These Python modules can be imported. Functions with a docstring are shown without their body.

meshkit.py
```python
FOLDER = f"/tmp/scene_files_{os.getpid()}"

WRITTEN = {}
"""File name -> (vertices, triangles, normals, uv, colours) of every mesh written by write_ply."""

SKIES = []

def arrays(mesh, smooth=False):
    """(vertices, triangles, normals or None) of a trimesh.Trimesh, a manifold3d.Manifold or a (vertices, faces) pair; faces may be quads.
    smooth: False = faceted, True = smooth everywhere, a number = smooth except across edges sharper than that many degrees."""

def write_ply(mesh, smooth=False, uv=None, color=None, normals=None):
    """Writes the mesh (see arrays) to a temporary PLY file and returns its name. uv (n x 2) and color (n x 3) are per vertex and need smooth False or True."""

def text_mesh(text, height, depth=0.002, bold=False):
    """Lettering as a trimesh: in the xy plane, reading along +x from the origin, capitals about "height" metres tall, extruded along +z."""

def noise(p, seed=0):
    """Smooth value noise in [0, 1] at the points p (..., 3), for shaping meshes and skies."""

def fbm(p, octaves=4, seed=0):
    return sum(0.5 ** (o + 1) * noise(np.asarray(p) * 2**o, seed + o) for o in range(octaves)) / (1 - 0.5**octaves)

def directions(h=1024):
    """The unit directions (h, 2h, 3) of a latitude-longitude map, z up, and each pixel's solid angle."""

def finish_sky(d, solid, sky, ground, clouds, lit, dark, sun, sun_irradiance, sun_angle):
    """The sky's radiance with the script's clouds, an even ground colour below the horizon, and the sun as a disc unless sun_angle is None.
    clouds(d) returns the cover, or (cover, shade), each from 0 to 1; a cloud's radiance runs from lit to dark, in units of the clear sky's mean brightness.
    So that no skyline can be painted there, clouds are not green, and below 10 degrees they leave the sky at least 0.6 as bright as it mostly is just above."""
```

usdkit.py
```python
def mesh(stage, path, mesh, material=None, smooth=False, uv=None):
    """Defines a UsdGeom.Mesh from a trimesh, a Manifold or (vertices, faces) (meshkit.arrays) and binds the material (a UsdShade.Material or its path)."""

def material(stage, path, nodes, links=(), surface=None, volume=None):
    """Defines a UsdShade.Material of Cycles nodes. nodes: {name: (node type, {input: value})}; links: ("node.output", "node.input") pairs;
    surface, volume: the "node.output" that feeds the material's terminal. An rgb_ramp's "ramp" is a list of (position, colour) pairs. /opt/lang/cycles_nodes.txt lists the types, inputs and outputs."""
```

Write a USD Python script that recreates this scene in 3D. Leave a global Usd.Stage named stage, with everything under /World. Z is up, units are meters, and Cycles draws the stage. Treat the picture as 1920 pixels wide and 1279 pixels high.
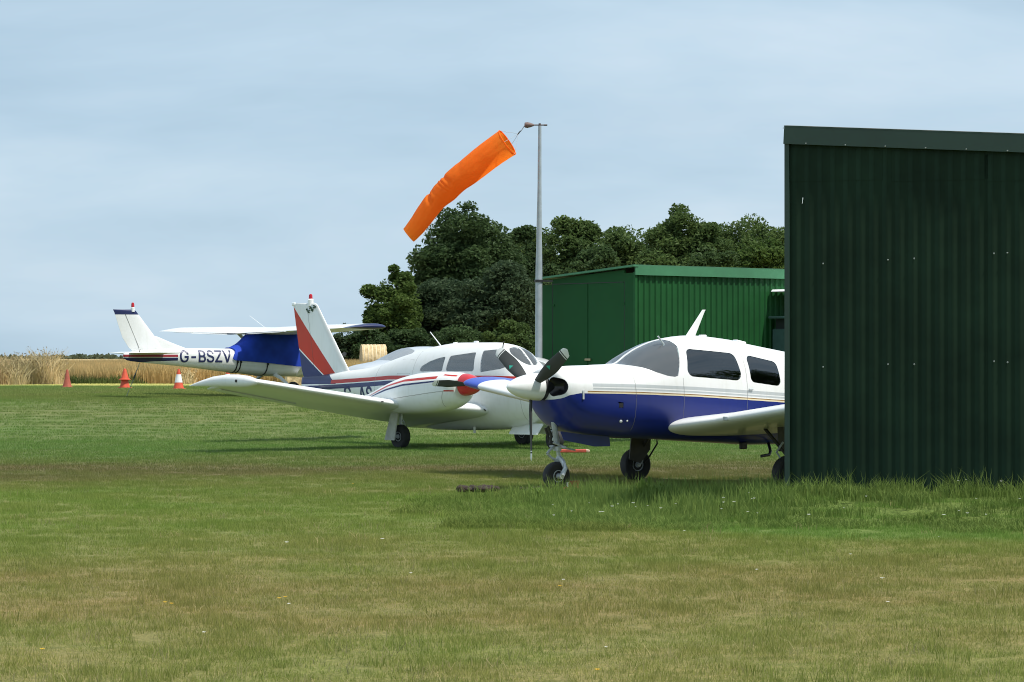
import math, random
import numpy as np, trimesh, usdkit, meshkit
import manifold3d as m3
from scipy.interpolate import PchipInterpolator
from scipy.spatial import cKDTree
from pxr import Usd, UsdGeom, UsdLux, UsdShade, Gf, Sdf, Vt

stage = Usd.Stage.CreateInMemory()
UsdGeom.SetStageUpAxis(stage, UsdGeom.Tokens.z)
UsdGeom.SetStageMetersPerUnit(stage, 1.0)
UsdGeom.Xform.Define(stage, '/World')
UsdGeom.Scope.Define(stage, '/World/Looks')

# ------------------------------------------------------------------ camera, sky, sun
FPX, HOR, EYE = 5100.0, 672.0, 1.65           # focal length in photo pixels, horizon row, eye height
cam = UsdGeom.Camera.Define(stage, '/World/camera')
cam.AddTranslateOp().Set((0, 0, EYE))
cam.AddRotateXOp().Set(90.0 + math.degrees(math.atan((HOR - 639.5) / FPX)))
cam.CreateHorizontalApertureAttr(36.0)
cam.CreateVerticalApertureAttr(36.0 * 682 / 1024)
cam.CreateFocalLengthAttr(36.0 * FPX / 1920)
cam.CreateClippingRangeAttr((0.1, 20000.0))
cam.CreateExposureAttr(0.58)

SUN_AZ, SUN_EL = (0.45, -0.25), math.radians(62)
_h = np.array(SUN_AZ) / np.hypot(*SUN_AZ)
sun_dir = np.array([_h[0] * math.cos(SUN_EL), _h[1] * math.cos(SUN_EL), math.sin(SUN_EL)])
sky = UsdLux.DomeLight.Define(stage, '/World/sky')
SKYMAT = usdkit.material(stage, '/World/Looks/sky_look', {
    'tc': ('texture_coordinate', {}),
    'mp': ('mapping', {'scale': (1.0, 1.0, 4.5), 'location': (0.35, 0.1, 0.2)}),
    'n1': ('noise_texture', {'scale': 3.2, 'detail': 6.0, 'roughness': 0.52, 'distortion': 0.4}),
    'mp2': ('mapping', {'scale': (1.0, 1.0, 9.0), 'location': (4.0, 2.0, 0.9)}),
    'n2': ('noise_texture', {'scale': 2.2, 'detail': 4.0, 'roughness': 0.5}),
    'r1': ('rgb_ramp', {'ramp': [(0.3, (0.355, 0.495, 0.605)), (0.5, (0.470, 0.610, 0.715)), (0.72, (0.625, 0.725, 0.795))]}),
    'r2': ('rgb_ramp', {'ramp': [(0.3, (0.86, 0.9, 0.93)), (0.6, (1.0, 1.0, 1.0))]}),
    'mul': ('mix_color', {'blend_type': 'multiply', 'fac': 1.0, 'use_clamp': False}),
    'gain': ('mix_color', {'blend_type': 'multiply', 'fac': 1.0, 'b': (7.75, 7.75, 7.9), 'use_clamp': False}),
    'sky': ('sky_texture', {'sky_type': 'single_scattering', 'sun_disc': False, 'sun_elevation': SUN_EL,
                            'sun_rotation': math.atan2(sun_dir[0], sun_dir[1]), 'altitude': 20.0}),
    'mix': ('mix_color', {'blend_type': 'mix', 'fac': 0.93, 'use_clamp': False}),
    'bg': ('background_shader', {'strength': 0.1})},
    [('tc.generated', 'mp.vector'), ('mp.vector', 'n1.vector'), ('tc.generated', 'mp2.vector'), ('mp2.vector', 'n2.vector'),
     ('n1.fac', 'r1.fac'), ('n2.fac', 'r2.fac'), ('r1.color', 'mul.a'), ('r2.color', 'mul.b'), ('mul.result', 'gain.a'),
     ('sky.color', 'mix.a'), ('gain.result', 'mix.b'), ('mix.result', 'bg.color')], surface='bg.background')
UsdShade.MaterialBindingAPI.Apply(sky.GetPrim()).Bind(SKYMAT)
sky.GetPrim().SetCustomDataByKey('label', 'pale blue grey overcast sky with soft streaks of cloud')
sky.GetPrim().SetCustomDataByKey('kind', 'structure')
sun = UsdLux.DistantLight.Define(stage, '/World/sun')
sun.CreateNormalizeAttr(True); sun.CreateIntensityAttr(0.9); sun.CreateAngleAttr(3.0); sun.CreateColorAttr((1.0, 0.95, 0.88))
_q = Gf.Rotation(Gf.Vec3d(0, 0, 1), Gf.Vec3d(*map(float, sun_dir)))
sun.AddOrientOp().Set(Gf.Quatf(_q.GetQuat()))

# ------------------------------------------------------------------ materials
MATS = {}
def mat(name, color=None, rough=0.5, metal=0.0, spec=0.5, var=0.12, vscale=6.0, bump=0.0, bscale=60.0, coat=0.0, paint=False, color2=None, trans=0.0):
    if name in MATS:
        return MATS[name]
    n = {'tc': ('texture_coordinate', {}), 'no': ('noise_texture', {'scale': vscale, 'detail': 5.0, 'roughness': 0.6}),
         'p': ('principled_bsdf', {'roughness': rough, 'metallic': metal, 'specular_ior_level': spec, 'coat_weight': coat, 'coat_roughness': 0.06})}
    l = [('tc.object', 'no.vector')]
    if paint:
        n['at'] = ('attribute', {'attribute': 'paint'})
        n['rr'] = ('rgb_ramp', {'ramp': [(0.3, (1 - var,) * 3), (0.6, (1, 1, 1))]})
        n['mx'] = ('mix_color', {'blend_type': 'multiply', 'fac': 1.0})
        n['st'] = ('noise_texture', {'scale': 1.0, 'detail': 4.0, 'roughness': 0.65})
        n['sm'] = ('mapping', {'scale': (14.0, 14.0, 1.6)})
        n['sr'] = ('rgb_ramp', {'ramp': [(0.28, (0.80, 0.79, 0.72)), (0.5, (1, 1, 1))]})
        n['mx2'] = ('mix_color', {'blend_type': 'multiply', 'fac': 0.28})
        l += [('no.fac', 'rr.fac'), ('at.color', 'mx.a'), ('rr.color', 'mx.b'), ('tc.object', 'sm.vector'), ('sm.vector', 'st.vector'),
              ('st.fac', 'sr.fac'), ('mx.result', 'mx2.a'), ('sr.color', 'mx2.b'), ('mx2.result', 'p.base_color')]
    else:
        c = np.array(color, float); c2 = np.array(color2, float) if color2 is not None else c * (1 + var)
        n['rr'] = ('rgb_ramp', {'ramp': [(0.3, tuple(c * (1 - var))), (0.7, tuple(c2))]})
        l += [('no.fac', 'rr.fac'), ('rr.color', 'p.base_color')]
    if bump:
        n['bn'] = ('noise_texture', {'scale': bscale, 'detail': 3.0}); n['bu'] = ('bump', {'strength': bump, 'distance': 0.01})
        l += [('tc.object', 'bn.vector'), ('bn.fac', 'bu.height'), ('bu.normal', 'p.normal')]
    surf = 'p.BSDF'
    if trans:
        n['tr'] = ('translucent_bsdf', {}); n['ms'] = ('mix_closure', {'fac': trans})
        l += [('rr.color', 'tr.color'), ('p.BSDF', 'ms.closure1'), ('tr.BSDF', 'ms.closure2')]
        surf = 'ms.closure'
    MATS[name] = usdkit.material(stage, '/World/Looks/' + name, n, l, surface=surf)
    return MATS[name]

def glass(name, tint, rough=0.02, ior=1.75, haze=0.0):
    if name not in MATS:
        MATS[name] = usdkit.material(stage, '/World/Looks/' + name, {
            'f': ('fresnel', {'IOR': ior}), 't': ('transparent_bsdf', {'color': tint}), 'g': ('glossy_bsdf', {'roughness': rough, 'color': (0.95, 0.97, 1.0)}),
            'm': ('mix_closure', {}), 'd': ('diffuse_bsdf', {'color': (0.75, 0.78, 0.78)}), 'h': ('mix_closure', {'fac': haze})}, [('f.fac', 'm.fac'), ('t.BSDF', 'h.closure1'), ('d.BSDF', 'h.closure2'), ('h.closure', 'm.closure1'), ('g.BSDF', 'm.closure2')], surface='m.closure')
    return MATS[name]

PAINT = mat('aircraft_paint', rough=0.32, coat=0.15, spec=0.4, paint=True, var=0.05, vscale=1.2)
WHITE = (0.70, 0.71, 0.70); BLUE = (0.009, 0.020, 0.155); RED = (0.42, 0.022, 0.012); NAVY = (0.016, 0.022, 0.085)
GREYS = (0.42, 0.45, 0.46); GOLD = (0.25, 0.14, 0.04); BLACK = (0.012, 0.012, 0.014)
GLASS = glass('aircraft_glass', (0.82, 0.87, 0.86), 0.02, 2.05, 0.0); SCREENGL = glass('screen_glass', (0.80, 0.90, 0.88), 0.02, 1.9, 0.085)
RUBBER = mat('tyre_rubber', (0.018, 0.018, 0.019), 0.75, bump=0.2, var=0.3)
ALU = mat('bare_aluminium', (0.55, 0.57, 0.58), 0.38, metal=0.7, var=0.2, vscale=20)
GREYMETAL = mat('grey_painted_metal', (0.42, 0.45, 0.46), 0.45, var=0.25, vscale=14)
DARKMETAL = mat('dark_oily_metal', (0.03, 0.028, 0.025), 0.5, var=0.4, vscale=20)
DARKIN = mat('cabin_lining', (0.12, 0.12, 0.12), 0.8, var=0.2)
SEATM = mat('seat_cloth', (0.30, 0.27, 0.24), 0.85, var=0.25, vscale=12)
SEATL = mat('pale_seat_cloth', (0.6, 0.58, 0.52), 0.85, var=0.2, vscale=12)
BLADE = mat('blade_grey', (0.05, 0.053, 0.052), 0.42, var=0.2, vscale=10)
BLKPLAS = mat('black_plastic', (0.015, 0.015, 0.017), 0.45)
WHITEP = mat('white_gloss', (0.78, 0.79, 0.78), 0.3, var=0.05, coat=0.3)
REDP = mat('red_gloss', (0.5, 0.02, 0.03), 0.3, var=0.1, coat=0.4)
BLUEP = mat('blue_gloss', BLUE, 0.28, var=0.1, coat=0.4)

# ------------------------------------------------------------------ prim helpers
USED = {}
def pathname(parent, name):
    base = parent + '/' + name
    k = USED.get(base, -1) + 1; USED[base] = k
    return base if k == 0 else f'{base}_{k:03d}'

def tag(prim, label=None, cat=None, group=None, kind=None):
    for k, v in (('label', label), ('category', cat), ('group', group), ('kind', kind)):
        if v: prim.SetCustomDataByKey(k, v)
    return prim

def thing(name, loc, rz, label, cat, group=None):
    x = UsdGeom.Xform.Define(stage, pathname('/World', name))
    x.AddTranslateOp().Set(tuple(map(float, loc))); x.AddRotateZOp().Set(float(rz))
    return tag(x.GetPrim(), label, cat, group)

def put(parent, name, mesh, material, smooth=35, label=None, paint=None, nrm=None):
    """One Mesh prim; paint: per-vertex colours given as a function of the piece list."""
    base = '/World' if parent is None else str(parent.GetPath())
    if isinstance(mesh, list) and mesh and isinstance(mesh[0], tuple):      # [(solid, colour)]
        vs, fs, ns, cs, o = [], [], [], [], 0
        for sol, col in mesh:
            if isinstance(sol, m3.Manifold) and sol.is_empty(): continue
            v, f, n = meshkit.arrays(sol, smooth)
            if nrm is not None: v, f, n = onskin(v, f, n, nrm)
            vs.append(v); fs.append(f + o); ns.append(n); cs.append(np.tile(col, (len(v), 1))); o += len(v)
        v, f, n, c = np.vstack(vs), np.vstack(fs), np.vstack(ns), np.vstack(cs)
    else:
        if isinstance(mesh, list): mesh = trimesh.util.concatenate(mesh)
        v, f, n = meshkit.arrays(mesh, smooth)
        if nrm is not None: n = refit(v, n, nrm)
        c = None if paint is None else np.tile(paint, (len(v), 1))
    if len(f) == 0: print('EMPTY', base, name)
    used = np.zeros(len(v), bool); used[f.ravel()] = True
    if not used.all():
        mp = np.cumsum(used) - 1; v, f = v[used], mp[f]; n = None if n is None else n[used]; c = None if c is None else c[used]
    m = UsdGeom.Mesh.Define(stage, pathname(base, name))
    m.CreatePointsAttr(Vt.Vec3fArray.FromNumpy(v.astype(np.float32)))
    m.CreateFaceVertexCountsAttr(Vt.IntArray.FromNumpy(np.full(len(f), 3, np.int32)))
    m.CreateFaceVertexIndicesAttr(Vt.IntArray.FromNumpy(f.astype(np.int32).ravel()))
    m.CreateSubdivisionSchemeAttr('none')
    if n is not None:
        m.CreateNormalsAttr(Vt.Vec3fArray.FromNumpy(n.astype(np.float32))); m.SetNormalsInterpolation('vertex')
    if c is not None:
        UsdGeom.PrimvarsAPI(m).CreatePrimvar('paint', Sdf.ValueTypeNames.Color3fArray, 'vertex').Set(Vt.Vec3fArray.FromNumpy(c.astype(np.float32)))
    UsdShade.MaterialBindingAPI.Apply(m.GetPrim()).Bind(material)
    return tag(m.GetPrim(), label)

def onskin(v, f, n, ref):
    """corners of the faces that lie on the body's own skin take the skin's normals, the cut faces keep theirs"""
    tree, rn, loft = ref
    soup = v[f].reshape(-1, 3); nn = n[f].reshape(-1, 3); cen = v[f].mean(1)
    ok = (loft.level(soup).reshape(-1, 3).max(1) < 0.03) & (loft.level(cen) < 0.06)
    d, i = tree.query(soup, k=4); w = 1 / (d + 1e-4); t = (rn[i] * w[..., None]).sum(1); t /= np.linalg.norm(t, axis=1, keepdims=True) + 1e-12
    return soup, np.arange(len(soup)).reshape(-1, 3), np.where(np.repeat(ok, 3)[:, None], t, nn)

def refit(v, n, ref):
    tree, rn = ref[:2]
    d, i = tree.query(v, k=4)
    w = 1 / (d + 1e-4)
    t = (rn[i] * w[..., None]).sum(1); t /= np.linalg.norm(t, axis=1, keepdims=True) + 1e-12
    ok = ((t * n).sum(1) > 0.60) & (d[:, 0] < 0.15)
    return np.where(ok[:, None], t, n)

# ------------------------------------------------------------------ shape helpers
def man(v, f): return m3.Manifold(m3.Mesh(np.asarray(v, np.float32), np.asarray(f, np.uint32)))
def box(size, c=(0, 0, 0), rot=None):
    b = trimesh.creation.box(size)
    if rot is not None: b.apply_transform(trimesh.transformations.euler_matrix(*rot))
    b.apply_translation(c); return b
def rbox(size, c=(0, 0, 0), r=0.03, rot=None, seg=10):
    sx, sy, sz = [max(s / 2 - r, 1e-3) for s in size]
    s = m3.Manifold.sphere(r, seg)
    h = m3.Manifold.batch_hull([s.translate((a, b, d)) for a in (-sx, sx) for b in (-sy, sy) for d in (-sz, sz)])
    m = h.to_mesh(); t = trimesh.Trimesh(m.vert_properties[:, :3], m.tri_verts, process=False)
    if rot is not None: t.apply_transform(trimesh.transformations.euler_matrix(*rot))
    t.apply_translation(c); return t
def cyl(p0, p1, r0, r1=None, n=14, caps=True):
    p0, p1 = np.array(p0, float), np.array(p1, float); r1 = r0 if r1 is None else r1
    d = p1 - p0; d = d / np.linalg.norm(d)
    a = np.cross(d, [0, 0, 1.0] if abs(d[2]) < 0.9 else [1.0, 0, 0]); a /= np.linalg.norm(a); b = np.cross(d, a)
    t = np.linspace(0, 2 * np.pi, n, endpoint=False); ring = np.cos(t)[:, None] * a + np.sin(t)[:, None] * b
    v = np.vstack([p0 + r0 * ring, p1 + r1 * ring, p0[None], p1[None]])
    i = np.arange(n); j = (i + 1) % n
    f = np.vstack([np.c_[i, j, n + j], np.c_[i, n + j, n + i]] + ([np.c_[j, i, np.full(n, 2 * n)], np.c_[n + i, n + j, np.full(n, 2 * n + 1)]] if caps else []))
    return trimesh.Trimesh(v, f, process=False)
def tube(pts, r, n=10):
    pts = np.array(pts, float); r = np.broadcast_to(r, len(pts))
    tg = np.gradient(pts, axis=0); tg /= np.linalg.norm(tg, axis=1, keepdims=True)
    ref = np.array([0, 0, 1.0]) if abs(tg[0][2]) < 0.9 else np.array([1.0, 0, 0])
    rings = []
    for p, d, q in zip(pts, tg, r):
        a = np.cross(d, ref); a /= np.linalg.norm(a) + 1e-9; b = np.cross(d, a)
        t = np.linspace(0, 2 * np.pi, n, endpoint=False)
        rings.append(p + q * (np.cos(t)[:, None] * a + np.sin(t)[:, None] * b))
    return skin(rings)
def skin(rings):
    """closed skin over equal rings with fan caps"""
    n, k = len(rings[0]), len(rings)
    v = np.vstack(rings + [rings[0].mean(0)[None], rings[-1].mean(0)[None]])
    i = np.arange(n); j = (i + 1) % n; f = []
    for a in range(k - 1):
        f += [np.c_[a * n + i, a * n + j, (a + 1) * n + j], np.c_[a * n + i, (a + 1) * n + j, (a + 1) * n + i]]
    f += [np.c_[j, i, np.full(n, k * n)], np.c_[(k - 1) * n + i, (k - 1) * n + j, np.full(n, k * n + 1)]]
    t = trimesh.Trimesh(v, np.vstack(f), process=False)
    if t.volume < 0: t.invert()
    return t
def lathe(prof, axis='y', n=28, c=(0, 0, 0)):
    """prof: (r, h) pairs; revolved about the axis"""
    prof = np.array(prof, float); t = np.linspace(0, 2 * np.pi, n, endpoint=False); rings = []
    for r, h in prof:
        p = np.c_[r * np.cos(t), r * np.sin(t), np.full(n, h)]
        if axis == 'y': p = p[:, [0, 2, 1]]
        if axis == 'x': p = p[:, [2, 0, 1]]
        rings.append(p + np.array(c))
    return skin(rings)
def extrude_sz(poly, y0, y1, rnd=0.0, seg=24):
    """prism: side-view polygon of (s aft, z) between two y values, as a Manifold in local x=-s"""
    p = np.array([(-s, z) for s, z in poly], float)
    a = 0.5 * np.sum(p[:, 0] * np.roll(p[:, 1], -1) - np.roll(p[:, 0], -1) * p[:, 1])
    if a < 0: p = p[::-1]
    cs = m3.CrossSection([p])
    if rnd: cs = cs.offset(-rnd, m3.JoinType.Round, 2.0, seg).offset(rnd, m3.JoinType.Round, 2.0, seg)
    e = cs.extrude(y1 - y0)
    return e.transform(np.array([[1, 0, 0, 0], [0, 0, -1, y1], [0, 1, 0, 0]], float))

class Loft:
    """body of superellipse sections; rows (s, half width, z bottom, z middle, z top, exponent top, exponent bottom)"""
    def __init__(self, rows, y0=0.0, N=130, M=72):
        r = np.array(sorted(rows), float); self.s = r[:, 0]; self.y0 = y0; self.N, self.M = N, M
        self.f = [PchipInterpolator(self.s, r[:, k]) for k in range(1, 7)]
    def par(self, s): return [float(g(np.clip(s, self.s[0], self.s[-1]))) for g in self.f]
    def mesh(self, off=0.0, s0=None, s1=None, warp=None):
        s0 = self.s[0] if s0 is None else s0; s1 = self.s[-1] if s1 is None else s1
        base = np.linspace(s0, s1, self.N); st = np.unique(np.concatenate([base, self.s[(self.s > s0) & (self.s < s1)]]))
        keep = [st[0]]
        for q in st[1:]:
            if q - keep[-1] > 1e-3: keep.append(q)
        t = np.linspace(0, 2 * np.pi, self.M, endpoint=False); c, sn = np.cos(t), np.sin(t); rings = []
        for s in keep:
            w, zb, zm, zt, nt, nb = self.par(s)
            w, zt, zb = max(w - off, 0.004), zt - off, zb + off
            zt = max(zt, zm + 0.004); zb = min(zb, zm - 0.004)
            n = np.where(sn >= 0, nt, nb)
            y = w * np.sign(c) * np.abs(c) ** (2 / n); z = zm + np.where(sn >= 0, zt - zm, zm - zb) * np.sign(sn) * np.abs(sn) ** (2 / n)
            p = np.c_[np.full(self.M, -s), self.y0 + y, z]
            rings.append(p)
        m = skin(rings)
        if warp is not None: m.vertices = warp(np.array(m.vertices))
        return m
    def solid(self, off=0.0, **k):
        m = self.mesh(off, **k); return man(m.vertices, m.faces)
    def ref(self, off=0.0):
        v, f, n = meshkit.arrays(self.mesh(off), True); return cKDTree(v), n, self
    def level(self, p):
        """how far points are off the skin, in units of the section"""
        w, zb, zm, zt, nt, nb = [g(np.clip(-p[:, 0], self.s[0], self.s[-1])) for g in self.f]
        up = p[:, 2] >= zm; q = np.where(up, (p[:, 2] - zm) / (zt - zm), (zm - p[:, 2]) / (zm - zb)); n = np.where(up, nt, nb)
        return np.abs((np.abs((p[:, 1] - self.y0) / w) ** n + np.abs(q) ** n) ** (1 / n) - 1)
    def side(self, s, z):
        w, zb, zm, zt, nt, nb = self.par(s)
        q, n = ((z - zm) / (zt - zm), nt) if z >= zm else ((zm - z) / (zm - zb), nb)
        return w * max(1 - min(q, 1) ** n, 0) ** (1 / n)

def airfoil(n=26, t=0.13, camber=0.02):
    x = (1 - np.cos(np.linspace(0, np.pi, n))) / 2
    yt = 5 * t * (0.2969 * np.sqrt(x) - 0.126 * x - 0.3516 * x**2 + 0.2843 * x**3 - 0.1036 * x**4)
    yc = camber * np.where(x < 0.4, (0.8 * x - x**2) / 0.16, (0.2 + 0.8 * x - x**2) / 0.36)
    up = np.c_[x, yc + yt]; lo = np.c_[x, yc - yt]
    return np.vstack([up[::-1], lo[1:-1]])
def wing(rows, t=0.13, camber=0.02, tip=0.06, vertical=False, sub=7, inc=0.0):
    """rows (span, s of leading edge, chord, height[, thickness]); a horizontal or vertical surface, closed with a rounded tip"""
    r = np.array([list(q) + ([t] if len(q) == 4 else []) for q in rows], float)
    fine = []
    for a, b in zip(r[:-1], r[1:]): fine += [a + (b - a) * u for u in np.linspace(0, 1, sub, endpoint=False)]
    fine.append(r[-1]); last = r[-1]; d = (r[-1] - r[-2]); d = d / abs(d[0])
    for u in (0.35, 0.65, 0.85, 0.96, 1.0):
        k = last + d * tip * u; q = math.sqrt(max(1 - u * u, 0.0004)); k[4] = last[4] * max(q, 0.05)
        sh = 0.10 * (1 - math.sqrt(max(1 - u * u, 0)))
        k[1] = last[1] + d[1] * tip * u + last[2] * sh; k[2] = last[2] * (1 - 1.3 * sh); fine.append(k)
    rings = []
    for sp, sl, ch, h, th in fine:
        a = airfoil(t=th, camber=camber) * ch
        if vertical: rings.append(np.c_[-(sl + a[:, 0]), h + a[:, 1], np.full(len(a), sp)])
        else: rings.append(np.c_[-(sl + a[:, 0]), np.full(len(a), sp), h + a[:, 1] - a[:, 0] * math.tan(math.radians(inc))])
    return skin(rings)
def wing_solid(*a, **k):
    m = wing(*a, **k); return man(m.vertices, m.faces)
def split(solid, zones, base):
    """[(solid piece, colour)] from side-view paint zones (prism, colour), earlier zones first"""
    out = []
    for pr, col in zones:
        out.append((solid ^ pr, col)); solid = solid - pr
    return [(solid, base)] + out
def band(sz, lo, hi):
    """polygon following a line of (s, z) between two heights above it"""
    return [(s, z + lo) for s, z in sz] + [(s, z + hi) for s, z in reversed(sz)]
def wheel(parent, name, c, r, w, rimr, rim_mat=None):
    """tyre with rim and hub, axle along y; name > tyre mesh with rim child"""
    h = w / 2
    prof = [(rimr, -h * 0.7), (rimr + 0.02, -h * 0.92), (r * 0.86, -h), (r * 0.95, -h * 0.82), (r * 0.995, -h * 0.45), (r, 0), (r * 0.995, h * 0.45), (r * 0.95, h * 0.82), (r * 0.86, h), (rimr + 0.02, h * 0.92), (rimr, h * 0.7)]
    p = put(parent, name, lathe(prof, c=c, n=36), RUBBER)
    rim = [(0.02, -h * 0.85), (rimr * 0.45, -h * 0.8), (rimr * 0.5, -h * 0.55), (rimr * 0.85, -h * 0.5), (rimr * 0.9, -h * 0.78), (rimr * 1.02, -h * 0.8), (rimr * 1.02, h * 0.8), (rimr * 0.9, h * 0.78), (rimr * 0.85, h * 0.5), (rimr * 0.5, h * 0.55), (rimr * 0.45, h * 0.8), (0.02, h * 0.85)]
    put(p, 'rim', lathe(rim, c=c, n=30), rim_mat or GREYMETAL)
    put(p, 'hub_cap', lathe([(0.028, -h * 1.1), (0.034, -h * 1.05), (0.034, h * 1.05), (0.028, h * 1.1)], c=c, n=16), ALU)
    return p
def blade_mesh(R, r0, chord, ang, s, cz, cy=0.0, pitch0=58, pitch1=20, tipw=0.72):
    """propeller blade in the plane x=-s, turned by ang from straight up towards +y"""
    a = airfoil(16, 0.10, 0.02); rings = []
    for u in np.linspace(0, 1, 22):
        rr = r0 + (R - r0) * u
        ch = chord * (0.42 + 0.58 * math.sin(min(u / 0.55, 1) * math.pi / 2)) * (1 - (1 - tipw) * max(0, (u - 0.55) / 0.45)) * math.sqrt(max(1 - max(0, (u - 0.93) / 0.07) ** 2, 0.03))
        th = 0.30 * (1 - u) ** 1.6 + 0.09
        q = a.copy(); q[:, 1] *= th / 0.10; q = (q - [0.42, 0]) * ch
        p = math.radians(pitch0 + (pitch1 - pitch0) * u ** 0.7)
        lat = q[:, 0] * math.cos(p) + q[:, 1] * math.sin(p); fx = -q[:, 0] * math.sin(p) + q[:, 1] * math.cos(p)
        ca, sa = math.cos(ang), math.sin(ang)
        rings.append(np.c_[-s + fx, cy + rr * sa + lat * ca, cz + rr * ca - lat * sa])
    return skin(rings)
def blade(parent, R, r0, chord, ang, s, cz, cy=0.0, tipcol=True, triangle=False, **k):
    m = blade_mesh(R, r0, chord, ang, s, cz, cy, **k); sol = man(m.vertices, m.faces)
    def ringcut(a, b):
        c = m3.Manifold.cylinder(1.0, b, b, 48) - m3.Manifold.cylinder(1.0, a, a, 48)
        return c.transform(np.array([[0, 0, 1, -s - 0.5], [1, 0, 0, cy], [0, 1, 0, cz]], float))
    zones = [(ringcut(R * 0.90, R * 1.1), WHITE), (ringcut(R * 0.865, R * 0.88), WHITE)] if tipcol else []
    b = put(parent, 'propeller_blade', split(sol, zones, (0.05, 0.053, 0.052)), mat('blade_paint', rough=0.6, spec=0.25, paint=True, var=0.1), smooth=50)
    if triangle:
        rr = R * 0.52; e = np.array([math.sin(ang), math.cos(ang)]); lt = np.array([math.cos(ang), -math.sin(ang)])
        pts = [rr * e + 0.028 * lt, rr * e - 0.028 * lt, (rr + 0.055) * e]
        ext = trimesh.creation.extrude_polygon(__import__('shapely').Polygon(pts), 1.0, engine='earcut')
        x = np.array(ext.vertices); pr = man(np.c_[-s - 0.5 + x[:, 2], cy + x[:, 0], cz + x[:, 1]], ext.faces)
        mg = blade_mesh(R, r0, chord * 1.0, ang, s, cz, cy, **k); mg.vertices = mg.vertices + np.array([0.0015, 0, 0])
        put(b, 'emblem', (man(mg.vertices, mg.faces) ^ pr), mat('teal_print', (0.02, 0.35, 0.25), 0.4))
    return b
def lettering(parent, name, text, lf, x0, z0, h, color_mat, side=-1, stretch=1.0):
    t = meshkit.text_mesh(text, h, 0.003, bold=True)
    v, f = trimesh.remesh.subdivide_to_size(np.array(t.vertices), np.array(t.faces), 0.06)
    v[:, 0] *= stretch
    y = np.array([lf.side(-(x0 + a), z0 + b) for a, b in v[:, :2]])
    return put(parent, name, trimesh.Trimesh(np.c_[x0 + v[:, 0], side * (y + 0.002 + v[:, 2]), z0 + v[:, 1]], f, process=False), color_mat, smooth=False)
def P(px, py, Y):
    return np.array([(px - 960) / FPX * Y, Y, EYE - (py - HOR) / FPX * Y])

# ------------------------------------------------------------------ terrain
def sstep(x, a, b):
    t = np.clip((x - a) / (b - a), 0, 1); return t * t * (3 - 2 * t)
HC = np.array([2.90, 28.5]); HD = np.array([math.cos(math.radians(20)), -math.sin(math.radians(20))]); HN = np.array([-HD[1], HD[0]])  # dark hangar: corner, along, back
def gz(x, y):
    x, y = np.asarray(x, float), np.asarray(y, float)
    z = (0.43 + 0.22 * (1 - sstep(x, -6.5, -4.0))) * sstep(y, 54, 66) + (0.10 + 0.22 * sstep(x, -6.5, -4.0)) * sstep(y, 103, 128)
    along = (x - HC[0]) * HD[0] + (y - HC[1]) * HD[1]; front = (x - HC[0]) * HN[0] + (y - HC[1]) * HN[1]
    z = z + 0.24 * sstep(along, -1.1, 0.4) * sstep(front, -1.7, -0.25) * (1 - sstep(front, 1.8, 3.2))
    z = z + 0.02 * (meshkit.fbm(np.stack([x * 0.35, y * 0.35, 0 * x], -1), 3, 5) - 0.5) * sstep(y, 5, 12)
    return z
def axis(parts):
    out = []
    for a, b, d in parts: out.append(np.arange(a, b, d))
    return np.unique(np.round(np.concatenate(out + [[parts[-1][1]]]), 4))
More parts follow.
